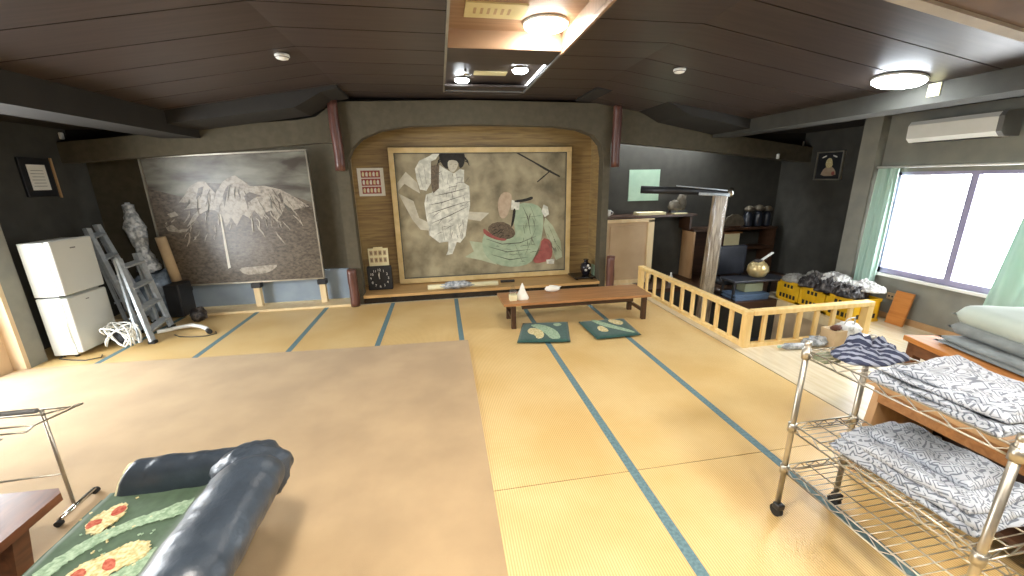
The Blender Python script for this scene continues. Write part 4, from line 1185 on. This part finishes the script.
# ---- chair, table, pot
t = thing('low_chair', 'dark vinyl chair with a rounded back behind the low dark table', 'chair', (4.92, 5.28, 0))
mb = MB(); mb.use('navy_vinyl').slab(4.68, 5.17, -.035, .035, 0, .40, amp=.0, nu=16, nv=8, M=Matrix.Translation((0, 5.36, .27))); mb.bm.verts.ensure_lookup_table(); mb.bm.free()
mb = MB(); mb.use('navy_vinyl').box(4.72, 5.34, 5.30, 5.37, .22, .67, bev=.03); mb.build('backrest', parent=t)
mb = MB(); mb.use('navy_vinyl').box(4.72, 5.34, 5.01, 5.30, .14, .21, bev=.02); mb.build('seat', parent=t)
for x in (4.76, 5.30):
    for y in (5.03, 5.34):
        mb = MB(); mb.use('dark_plastic').tube([(x, y, 0), (x, y, .23)], .014, 8); mb.build('leg', parent=t)
t = thing('dark_low_table', 'small dark navy low table carrying the golden pot', 'table', (5.17, 4.88, 0))
mb = MB(); mb.use('navy_vinyl').box(4.68, 5.52, 4.69, 4.99, .252, .285, bev=.008); mb.build('tabletop', parent=t)
for x in (4.71, 5.49):
    for y in (4.73, 4.96):
        mb = MB(); mb.use('dark_plastic').box(x - .013, x + .013, y - .013, y + .013, 0, .252); mb.build('leg', parent=t)
mb = MB(); mb.use('sage_box').box(4.93, 5.22, 4.78, 4.95, .09, .22, bev=.006); tag(mb.build('sage_box'), 'sage green box under the dark low table', 'box')
for i in range(4):
    mb = MB(); mb.use('blue_box').box(4.72 - .02 * (i % 2), 5.22 + .01 * i, 4.67, 4.96, .0 + i * .022, .021 + i * .022, bev=.003)
    tag(mb.build('blue_folder'), ('flat blue folder at the bottom of the pile under the dark table', 'flat blue folder second from the bottom under the dark table', 'flat blue folder second from the top under the dark table', 'flat blue folder on top of the pile, beneath the sage box')[i], 'folder', 'blue folders under the dark table')
t = thing('golden_pot', 'round golden pot with a ladle standing on the dark low table', 'pot', (5.16, 4.86, .29))
mb = MB(); mb.use('gold').lathe([(.06, .001), (.10, .02), (.135, .09), (.13, .16), (.10, .205), (.07, .22), (.07, .235), (.05, .235), (.03, .21)], (5.16, 4.86, .285), 24, wob=.02); mb.build('body', parent=t)
mb = MB(); mb.use('bag_dark').blob((5.13, 4.84, .525), (.06, .05, .025), amp=.5, seed=3, n=12); setlabel(mb.build('lid_cloth', parent=t), 'dark crumpled lid')
mb = MB(); mb.use('white_plastic'); bar(mb, (5.16, 4.83, .525), (5.34, 4.83, .635), .035, .016); setlabel(mb.build('ladle', parent=t), 'silver ladle handle')

# ---- crates with piles
def crate(x0, y0, label):
    t = thing('bottle_crate', label, 'crate', (x0 + .18, y0 + .175, 0), 'yellow plastic crates by the stairs')
    w, d, h = .36, .345, .28
    mb = MB(); mb.use('crate_yellow')
    X1, Y1 = x0 + w, y0 + d
    mb.box(x0, x0 + .012, y0, Y1, 0, h).box(X1 - .012, X1, y0, Y1, 0, h).box(x0, X1, y0, y0 + .012, 0, h).box(x0, X1, Y1 - .012, Y1, 0, h)
    for z0_, z1_ in ((.0, .03), (.245, h)):
        mb.box(x0 - .006, x0 + .006, y0 - .006, Y1 + .006, z0_, z1_).box(x0 - .006, X1 + .006, y0 - .006, y0 + .006, z0_, z1_)
    for k in (0, 1):
        mb.box(x0 - .006, x0 + .02, y0 - .006 + k * (d - .028), y0 + .034 + k * (d - .028), 0, h)
    mb.box(x0 - .008, x0 + .004, y0 + .115, Y1 - .115, .11, .18)
    mb.box(x0 + .09, X1 - .09, y0 - .008, y0 + .004, .08, .20)
    mb.box(x0 + .004, X1 - .004, y0 + .004, Y1 - .004, 0, .015)
    mb.use('dark_plastic')
    for za, zb in ((.045, .10), (.19, .235)):
        for k in range(5):
            if za > .1 and k in (0, 4): continue
            ya = y0 + .05 + k * .054
            mb.box(x0 - .0015, x0 + .001, ya, ya + .034, za, zb)
            xa = x0 + .05 + k * .057
            mb.box(xa, xa + .036, y0 - .0015, y0 + .001, za, zb)
    mb.build('shell', parent=t)
    mb = MB(); mb.use('dark_plastic').box(x0 + .03, X1 - .03, y0 + .03, Y1 - .03, .016, .25); setlabel(mb.build('contents', parent=t), 'dark contents')

crate(5.40, 4.37, 'yellow plastic crate at the far end of the row, beside the dark table')
crate(5.40, 4.005, 'yellow plastic crate in the middle of the row by the stairs')
crate(5.40, 3.63, 'yellow plastic crate at the near end of the row, behind the railing')
for i, (c, s, m_, sd, lb) in enumerate((
        ((5.53, 4.56, .305), (.13, .12, .03), 'bag_grey', 1, 'grey film sheet lying on the farthest yellow crate'),
        ((5.55, 4.31, .33), (.14, .12, .055), 'bag_dark', 2, 'dark crumpled bag spread over the far and middle crates'),
        ((5.54, 4.06, .325), (.14, .12, .055), 'bag_dark', 3, 'dark crumpled bag on the middle yellow crate'),
        ((5.68, 4.16, .40), (.12, .14, .035), 'bag_white', 4, 'white crumpled plastic bag on top of the pile'),
        ((5.54, 3.81, .325), (.14, .12, .045), 'bag_dark', 5, 'dark crumpled bag on the nearest yellow crate'),
        ((5.70, 3.80, .385), (.12, .16, .03), 'bag_white', 6, 'pale crumpled plastic sheet over the nearest crate'),
        ((5.78, 4.50, .33), (.10, .11, .035), 'bag_grey', 7, 'grey crumpled bag at the wall side of the pile'))):
    mb = MB(); mb.use(m_).crumple((c[0], c[1], c[2] - s[2]), s[0] * 1.3, s[1] * 1.3, s[2] * 2.6 + .02, seed=sd, n=48, fine=1.9)
    tag(mb.build('crumpled_bag'), lb, 'bag', 'crumpled bags on the crates')
mb = MB(); mb.use('wood_orange'); bar(mb, (5.83, 3.50, .0), (5.90, 3.50, .38), .18, .02, up=(1, 0, -.2)); tag(mb.build('plywood_board'), 'orange plywood board leaning against the window wall by the crates', 'board')
# ---- clutter at the railing foot
t = thing('plastic_bottle', 'clear plastic bottle lying on the floor before the railing', 'bottle', (4.13, 3.16, .04))
mb = MB(); mb.use('film_wrap').tube([(4.02, 3.17, .034), (4.04, 3.17, .034), (4.08, 3.165, .034), (4.24, 3.14, .034), (4.26, 3.14, .034)], [.012, .014, .034, .034, .028], 14); mb.build('body', parent=t)
mb = MB(); mb.use('pale_green_board').tube([(4.0, 3.172, .034), (4.025, 3.17, .034)], .015, 10); setlabel(mb.build('cap', parent=t), 'pale cap')
mb = MB(); mb.use('film_wrap').blob((4.45, 3.18, .05), (.16, .07, .05), amp=.5, seed=11, n=22); tag(mb.build('plastic_sheet'), 'crumpled clear plastic sheet at the foot of the railing', 'plastic')
t = thing('carry_bag', 'translucent carrier bag with papers standing before the railing', 'bag', (4.72, 3.12, 0))
mb = MB(); mb.use('bag_white').blob((4.74, 3.14, .12), (.13, .085, .12), amp=.25, seed=12, n=22, squash=.35); mb.build('body', parent=t)
mb = MB(); mb.use('bag_white').tube([(4.66, 3.12, .22), (4.68, 3.10, .30), (4.76, 3.10, .31), (4.80, 3.12, .22)], .007, 6); mb.build('handle', parent=t)
mb = MB(); mb.use('cardboard').box(4.52, 4.66, 3.06, 3.22, 0, .19, bev=.004); tag(mb.build('carton'), 'small brown carton beside the translucent carrier bag', 'box')
mb = MB(); mb.use('dried_leaf').blob((4.56, 3.10, .215), (.06, .03, .025), amp=.8, freq=4, seed=4, n=14); tag(mb.build('dark_cloth'), 'small dark red cloth scrap on top of the brown carton', 'cloth')
mb = MB(); mb.use('bag_white').blob((4.96, 3.16, .045), (.10, .08, .045), amp=.5, seed=15, n=18); tag(mb.build('white_bag'), 'flat white bag on the floor near the end post of the railing', 'bag')

# ---- wire rack
t = thing('wire_rack', 'chrome wire shelf rack on casters in the right foreground', 'rack', (2.545, 1.07, 0))
AX, BX, AY, CY = 2.37, 2.72, 1.42, .72
for x, y in ((AX, AY), (BX, AY), (AX, CY), (BX, CY)):
    mb = MB(); mb.use('brass_wire').tube([(x, y, .075), (x, y, .955)], .0125, 12); p = mb.build('pole', parent=t)
    mb = MB(); mb.use('brass_wire').lathe([(.0128, .945), (.0145, .95), (.013, .965), (.004, .968)], (x, y, 0), 12); mb.build('cap', parent=p)
    t2 = MB(); t2.use('rubber').tube([(x - .012, y, .03), (x + .012, y, .03)], .030, 16)
    t2.use('dark_plastic').box(x - .02, x + .02, y - .028, y + .012, .045, .078, bev=.006)
    t2.build('caster', parent=t)
for z in (.92, .535, .30):
    mb = MB(); mb.use('brass_wire')
    for zz in (z, z - .035):
        for a, b in (((AX, AY), (BX, AY)), ((AX, CY), (BX, CY)), ((AX, AY), (AX, CY)), ((BX, AY), (BX, CY))):
            mb.tube([(a[0], a[1], zz), (b[0], b[1], zz)], .0038, 6)
    for x in (AX, BX):
        pts = []; k = 14
        for i in range(k + 1):
            pts.append((x, AY + (CY - AY) * i / k, z if i % 2 == 0 else z - .035))
        mb.tube(pts, .0028, 5)
    for y in (AY, CY):
        mb.tube([(AX + (BX - AX) * i / 8, y, z if i % 2 == 0 else z - .035) for i in range(9)], .0028, 5)
    k = 24
    for i in range(1, k):
        y = AY + (CY - AY) * i / k
        mb.tube([(AX, y, z + .003), (BX, y, z + .003)], .0022, 5)
    for x in (AX + .115, AX + .235):
        mb.tube([(x, AY, z), (x, CY, z)], .0032, 5)
    for x, y in ((AX, AY), (BX, AY), (AX, CY), (BX, CY)):
        mb.tube([(x, y, z - .04), (x, y, z + .006)], .019, 10)
    mb.build('wire_shelf', parent=t)
# cloths on the rack
def quilt(name, label, grp, layers, m_, M, seed):
    mb = MB(); mb.use(m_)
    for i, (x0, x1, y0, y1, z0, z1) in enumerate(layers):
        mb2 = MB(); mb2.use(m_)
        mb2.slab(x0, x1, y0, y1, z0, z1, amp=.022, freq=9, nu=44, nv=44, seed=seed + i * 3, M=M, edge=.6)
        me = bpy.data.meshes.new('tmp'); mb2.bm.to_mesh(me); mb2.bm.free()
        mb.bm.from_mesh(me); bpy.data.meshes.remove(me)
    return tag(mb.build(name, smooth=True), label, 'blanket', grp)
Mt = rotz(.03, (2.5, 1.0, 0))
quilt('folded_blanket', 'grey and white printed blanket, lower of the folded pair on the top shelf', 'printed blankets on the rack', [(2.345, 2.69, .755, 1.14, .926, .953), (2.35, 2.68, .757, 1.13, .947, .970)], 'quilt_print', Mt, 1)
quilt('folded_blanket', 'pale printed blanket folded on top of the rack shelf, uppermost', 'printed blankets on the rack', [(2.36, 2.68, .755, 1.11, .970, .994), (2.38, 2.67, .757, 1.08, .988, 1.016)], 'quilt_print_fine', Mt, 12)
Mm = rotz(.06, (2.55, .95, 0))
quilt('folded_blanket', 'printed blanket at the bottom of the pile on the middle shelf', 'printed blankets on the rack', [(2.385, 2.72, .76, 1.25, .542, .575), (2.39, 2.715, .77, 1.245, .568, .60)], 'quilt_print', Mm, 21)
quilt('folded_blanket', 'rumpled printed blanket on top of the middle shelf pile', 'printed blankets on the rack', [(2.40, 2.71, .79, 1.23, .598, .64), (2.47, 2.69, .84, 1.17, .632, .68)], 'quilt_print_fine', Mm, 33)
mb = MB()
rnd = random.Random(11)
mb.use('cloth_striped').crumple((2.56, 1.31, .926), .15, .10, .055, seed=4, n=44, fine=1.0).crumple((2.49, 1.28, .928), .10, .06, .05, seed=9, n=30)
mb.crumple((2.66, 1.35, .928), .08, .05, .06, seed=14, n=26, fine=1.2).crumple((2.58, 1.37, .928), .06, .045, .085, seed=17, n=24)
tag(mb.build('striped_cloth'), 'crumpled navy and grey striped cloth at the far end of the top rack shelf', 'cloth')
mb = MB(); mb.use('sage_box').box(2.385, 2.47, 1.34, 1.40, .885, .915, bev=.004); tag(mb.build('shelf_tag_box'), 'small brown packet hanging under the corner of the top rack shelf', 'packet')

# ---- low wooden stand behind the rack
t = thing('wooden_stand', 'low open wooden stand with flared sides behind the wire rack', 'stand', (3.35, 1.2, 0))
mb = MB(); mb.use('wood_tan').box(3.08, 3.62, .62, 1.70, .545, .575, bev=.004); mb.build('top', parent=t)
mb = MB(); mb.use('wood_brown').box(3.10, 3.125, .66, 1.60, .46, .545); mb.build('apron', parent=t)
mb = MB(); mb.use('wood_tan').prism_xz([(3.06, 0), (3.64, 0), (3.60, .545), (3.12, .545)], 1.60, 1.64); mb.build('side_panel', parent=t)
mb = MB(); mb.use('wood_tan').prism_xz([(3.06, 0), (3.64, 0), (3.60, .545), (3.12, .545)], .64, .68); mb.build('side_panel', parent=t)
mb = MB(); mb.use('wood_dark').box(3.57, 3.60, .68, 1.60, 0, .545); mb.build('back_panel', parent=t)
mb = MB(); mb.use('wood_dark').box(3.12, 3.57, .68, 1.60, .12, .145); mb.build('inner_shelf', parent=t)
mb = MB(); mb.use('ceramic_white').lathe([(.03, .1455), (.035, .16), (.035, .26), (.015, .30), (.015, .33)], (3.30, 1.42, 0), 14); tag(mb.build('white_bottle'), 'small white bottle inside the open wooden stand', 'bottle')

# ---- desk with futons
DM = rotz(-.20, (4.15, 2.26, 0))
DM = Matrix.Translation((4.17, 2.27, 0)) @ Matrix.Rotation(-.26, 4, 'Z')
t = thing('low_desk', 'low orange wooden desk under the window carrying folded futons', 'desk', (4.6, 1.75, 0))
mb = MB(); mb.use('wood_orange').box(0, 1.25, -1.15, 0, .465, .505, M=DM, bev=.006); mb.build('desktop', parent=t)
mb = MB(); mb.use('wood_red').box(.02, .05, -1.10, -.04, .38, .465, M=DM).box(.05, 1.2, -.06, -.03, .38, .465, M=DM).box(.05, 1.2, -1.12, -1.09, .38, .465, M=DM); mb.build('apron', parent=t)
for a, b in ((.05, -.06), (1.2, -.06), (.05, -1.09), (1.2, -1.09)):
    mb = MB(); mb.use('wood_red').box(a - .03, a + .03, b - .03, b + .03, 0, .465, M=DM); mb.build('leg', parent=t)
def futon(label, x0, x1, y0, y1, z0, z1, under, top, seed):
    t = thing('folded_futon', label, 'futon', tuple(DM @ Vector(((x0 + x1) / 2, (y0 + y1) / 2, z0))), 'futons on the low desk')
    h = (z1 - z0) / 2
    for nm, m_, za, zb in (('underside', under, z0, z0 + h * .8), ('cover', top, z0 + h * .6, z1)):
        mb = MB(); mb.use(m_).slab(x0 + (0 if nm == 'underside' else .015), x1, y0, y1, za, zb, amp=.012, freq=4, seed=seed, M=DM, edge=.55, nu=30)
        mb.build(nm, parent=t, smooth=True)
futon('thin grey futon folded at the bottom of the pair on the low desk', .10, 1.15, -1.08, -.12, .507, .572, 'futon_grey', 'futon_grey', 3)
futon('thick pale futon with grey lining folded on top of the pair', .17, 1.2, -1.10, -.10, .582, .79, 'futon_grey', 'futon_pale', 9)

# ---- sofa
t = thing('leather_sofa', 'low dark navy leather sofa with puffy rolled back and arm', 'sofa', (-.4, 1.1, 0))
prof = [(x + .05, z) for x, z in ((-.36, .28), (-.345, .40), (-.30, .50), (-.235, .57), (-.15, .60), (-.06, .59), (-.01, .54), (-.01, .48), (-.04, .43), (-.09, .37), (-.18, .26), (-.30, .13), (-.38, .09))]
def sweep(mb, prof, y0, y1, ny, puck, seed, cap=True):
    n = len(prof)
    c = Vector((sum(p[0] for p in prof) / n, sum(p[1] for p in prof) / n))
    # resample smoothly
    pp = smooth_poly(prof, 2); m = len(pp)
    def fn(u, v):
        i = int(round(u * m)) % m
        x, z = pp[i]
        e = min(v, 1 - v) * abs(y1 - y0)
        k = 1 - puck * max(0, 1 - e / .07) ** 2
        a = noise.noise(Vector((x * 6, (y0 + v * (y1 - y0)) * 14, z * 6 + seed)))
        a += .5 * noise.noise(Vector((x * 16, (y0 + v * (y1 - y0)) * 38, z * 16 + seed)))
        kk = k * (1 + .04 * a)
        return Vector((c.x + (x - c.x) * kk, y0 + v * (y1 - y0), c.y + (z - c.y) * kk))
    rows = mb.grid(fn, m, ny, closed_u=True)
    if cap:
        mb._f(rows[0][::-1]); mb._f(rows[-1])
mb = MB(); mb.use('leather_navy'); sweep(mb, prof, 1.02, 1.62, 40, .12, 1); mb.build('back_cushion', parent=t)
mb = MB(); mb.use('leather_navy'); sweep(mb, prof, .40, 1.01, 40, .12, 5); mb.build('back_cushion', parent=t)
aprof = [(1.74, .22), (1.735, .36), (1.735, .42), (1.75, .465), (1.79, .482), (1.84, .465), (1.875, .43), (1.885, .38), (1.88, .28), (1.87, .10), (1.76, .10)]
mb = MB(); mb.use('leather_navy')
pa = smooth_poly(aprof, 2); ma = len(pa); ca = (1.825, .33)
def arm_fn(u, v):
    i = int(round(u * ma)) % ma
    y, z = pa[i]; x = -.76 + v * .56
    e = min(v, 1 - v) * .78
    k = 1 - .10 * max(0, 1 - e / .05) ** 2
    k *= 1 + .05 * noise.noise(Vector((x * 13, y * 6, z * 6))) + .03 * noise.noise(Vector((x * 40, y * 14, z * 14)))
    lift = 0.0
    x += max(0.0, z - .30) * .45 * (1 - v)
    return Vector((x, ca[0] + (y - ca[0]) * k, ca[1] + (z - ca[1]) * k + (.015 if z > .4 else 0)))
rows = mb.grid(arm_fn, ma, 40, closed_u=True); mb._f(rows[0][::-1]); mb._f(rows[-1])
mb.build('arm', parent=t)
mb = MB(); mb.use('leather_navy').blob((-.13, 1.66, .452), (.155, .15, .125), amp=.16, freq=3.5, seed=4, n=40); mb.build('corner_roll', parent=t)
mb = MB(); mb.use('leather_navy').box(-.80, -.30, .40, 1.76, .20, .352, bev=.03); mb.build('seat_cushion', parent=t)
mb = MB(); mb.use('leather_navy').box(-.77, -.32, .40, 1.88, .03, .21, bev=.01); mb.build('base', parent=t)
mb = MB(); mb.use('paper_cream').tube([(-.762, 1.752, .26), (-.745, 1.752, .34), (-.715, 1.755, .41), (-.693, 1.775, .46), (-.688, 1.80, .474), (-.695, 1.84, .455)], .008, 8); setlabel(mb.build('piping', parent=t), 'pale piping on the arm front')
for x, y in ((-.72, .46), (-.38, .46), (-.72, 1.82), (-.38, 1.82)):
    mb = MB(); mb.use('dark_plastic').box(x - .02, x + .02, y - .02, y + .02, 0, .035); mb.build('foot', parent=t)
# throw on the seat
t = thing('sofa_throw', 'green floral woven throw spread over the seat of the navy sofa', 'throw', (-.56, 1.2, .36))
mb = MB(); mb.use('cloth_green')
def throw_fn(u, v):
    y = .45 + v * 1.32
    x = -.815 + u * .485
    z = .362 + .004 * noise.noise(Vector((x * 9, y * 9, 0)))
    if x < -.79: z -= .03
    if u > .9: z += (u - .9) * .3
    return Vector((x, y, z))
mb.grid(throw_fn, 24, 50); mb.build('cloth', parent=t)
mb = MB()
Z0 = .3685
pats = [('cloth_mint', [(-.737,1.373),(-.708,1.443),(-.668,1.509),(-.598,1.559),(-.501,1.601),(-.392,1.660),(-.365,1.653),(-.345,1.588),(-.413,1.557),(-.493,1.547),(-.567,1.513),(-.617,1.469),(-.658,1.405),(-.690,1.31),(-.735,1.24),(-.765,1.25)]),
        ('cloth_mint', [(-.50,1.25),(-.459,1.320),(-.417,1.352),(-.386,1.409),(-.35,1.434),(-.345,1.396),(-.35,1.341),(-.365,1.299),(-.43,1.24)]),
        ('cloth_cream', [(-.715,1.557),(-.729,1.589),(-.726,1.632),(-.697,1.663),(-.674,1.688),(-.644,1.682),(-.623,1.644),(-.614,1.611),(-.623,1.573),(-.632,1.533),(-.653,1.520),(-.684,1.534)]),
        ('cloth_red', [(-.718,1.562),(-.728,1.598),(-.706,1.605),(-.681,1.603),(-.672,1.578),(-.694,1.569),(-.701,1.554)]),
        ('cloth_red', [(-.675,1.632),(-.671,1.663),(-.650,1.670),(-.628,1.655),(-.624,1.631),(-.639,1.615),(-.654,1.609)]),
        ('cloth_cream', [(-.62,1.30),(-.602,1.388),(-.557,1.400),(-.521,1.428),(-.484,1.458),(-.421,1.449),(-.392,1.411),(-.389,1.361),(-.444,1.344),(-.475,1.29),(-.54,1.26)]),
        ('cloth_red', [(-.517,1.358),(-.524,1.387),(-.500,1.389),(-.472,1.363),(-.464,1.335),(-.489,1.334)]), ('cloth_red', [(-.60,1.33),(-.589,1.363),(-.565,1.358),(-.541,1.330),(-.57,1.30)]),
        ('cloth_mint', [(-.78,1.05),(-.70,1.10),(-.60,1.12),(-.50,1.16),(-.40,1.15),(-.40,1.10),(-.52,1.08),(-.64,1.04),(-.72,.98)]), ('cloth_cream', [(-.70,.9),(-.60,.96),(-.50,.92),(-.48,.82),(-.58,.78),(-.68,.82)]), ('cloth_red', [(-.63,.88),(-.58,.91),(-.54,.87),(-.58,.83)])]
rnd = random.Random(3)
for m_, pl in pats:
    pl = smooth_poly(pl, 3)
    jt = .0015 if m_ == 'cloth_red' else .006
    pl = [(x + rnd.uniform(-jt, jt), y + rnd.uniform(-jt, jt)) for x, y in pl]
    mb.use(m_).prism_xy(pl, Z0 - .003, Z0); Z0 += .0006
for i in range(60):
    cx_, cy_ = rnd.choice(((-.67, 1.61), (-.50, 1.38), (-.56, 1.45), (-.6, 1.55), (-.45, 1.3)))
    cx_ += rnd.gauss(0, .06); cy_ += rnd.gauss(0, .05)
    if -.79 < cx_ < -.37 and cy_ < 1.72:
        q = rnd.uniform(.003, .007)
        mb.use(rnd.choice(('cloth_cream', 'cloth_mint'))).prism_xy([(cx_ - q, cy_), (cx_, cy_ - q), (cx_ + q, cy_ + .002), (cx_ + .002, cy_ + q)], .366, .3695)
setlabel(mb.build('woven_flowers', parent=t), 'pale bands and cream and red flowers')

# ---- coffee table
t = thing('coffee_table', 'low red brown wooden coffee table in the left foreground corner', 'table', (-1.6, 1.3, 0))
mb = MB(); mb.use('wood_red').prism_xy([(-2.1, .6), (-1.06, .6), (-1.035, .66), (-1.05, 1.87), (-1.085, 1.905), (-2.1, 1.94)], .285, .325); mb.build('tabletop', parent=t)
for x, y, dx in ((-1.22, 1.76, .05), (-1.22, .75, .05), (-1.98, 1.78, -.05), (-1.98, .75, -.05)):
    mb = MB(); mb.use('wood_red'); bar(mb, (x, y, .008), (x + dx, y, .288), .075, .075, up=(0, 1, 0)); mb.build('leg', parent=t)

# ---- chrome clothes rack at the left
t = thing('drying_rack', 'thin metal drying rack standing behind the coffee table', 'drying rack', (-1.4, 2.15, 0))
mb = MB(); mb.use('brass_wire').tube([(-1.30, 2.17, .03), (-1.30, 2.18, .60)], .0085, 10); mb.build('pole', parent=t)
mb = MB(); mb.use('chrome').tube([(-1.275, 2.05, .030), (-1.275, 2.27, .030)], .0125, 10); mb.build('foot_bar', parent=t)
for y in (2.045, 2.275):
    mb = MB(); mb.use('rubber').tube([(-1.275, y - .012, .0165), (-1.275, y + .012, .0165)], .0165, 10); mb.build('foot', parent=t)
mb = MB(); mb.use('grey_plastic').tube([(-1.31, 2.17, .60), (-2.1, 2.14, .61)], .013, 10); mb.build('top_bar', parent=t)
mb = MB(); mb.use('brass_wire')
for line in ([(-1.30, 2.18, .60), (-1.21, 2.215, .58), (-1.17, 2.245, .58)], [(-1.17, 2.245, .58), (-1.29, 2.17, .575), (-2.1, 2.2, .58)], [(-1.17, 2.245, .58), (-1.235, 2.06, .58), (-1.22, 2.0, .58)],
             [(-1.235, 2.06, .58), (-1.5, 2.06, .58), (-2.1, 2.06, .58)], [(-1.22, 2.0, .58), (-1.40, 2.0, .58), (-2.1, 2.0, .58)], [(-2.1, 1.96, .58), (-1.28, 1.96, .58), (-1.27, 1.86, .58), (-2.1, 1.86, .58)]):
    mb.tube(line, .0045, 6)
mb.build('hanging_arms', parent=t)
mb = MB(); mb.use('brass_wire').tube([(-1.30, 2.17, .22), (-2.1, 2.14, .22)], .005, 8); mb.build('cross_rod', parent=t)
mb = MB(); mb.use('brass_wire').tube([(-2.1, 2.14, .03), (-2.1, 2.14, .61)], .0085, 10); mb.build('pole', parent=t)
mb = MB(); mb.use('chrome').tube([(-2.1, 1.99, .030), (-2.1, 2.29, .030)], .0125, 10); mb.build('foot_bar', parent=t)
for y in (1.985, 2.295):
    mb = MB(); mb.use('rubber').tube([(-2.1, y - .012, .0165), (-2.1, y + .012, .0165)], .0165, 10); mb.build('foot', parent=t)

# ================================================================== LIGHT
wd = bpy.data.worlds.new('sky'); S.world = wd; wd.use_nodes = True
bg = wd.node_tree.nodes['Background']
bg.inputs['Color'].default_value = (.93, .97, 1.0, 1)
bg.inputs['Strength'].default_value = 15.0
def portal(loc, rot_, sx, sy):
    l = bpy.data.lights.new('daylight_portal', 'AREA'); l.shape = 'RECTANGLE'; l.size = sx; l.size_y = sy
    l.cycles.is_portal = True
    o = bpy.data.objects.new('daylight_portal', l); COL.objects.link(o); o.location = loc; o.rotation_euler = rot_
portal((6.10, (RW[0] + RW[1]) / 2, (RW[2] + RW[3]) / 2), (0, R(90), 0), RW[3] - RW[2], RW[1] - RW[0])
portal((-3.51, (LW[0] + LW[1]) / 2, (LW[2] + LW[3]) / 2), (0, R(-90), 0), LW[3] - LW[2], LW[1] - LW[0])

# furniture on the carpet stands on its pile
for o in S.objects:
    if o.parent is None and o.name in ('leather_sofa', 'sofa_throw', 'coffee_table', 'drying_rack'):
        o.location.z += .0105
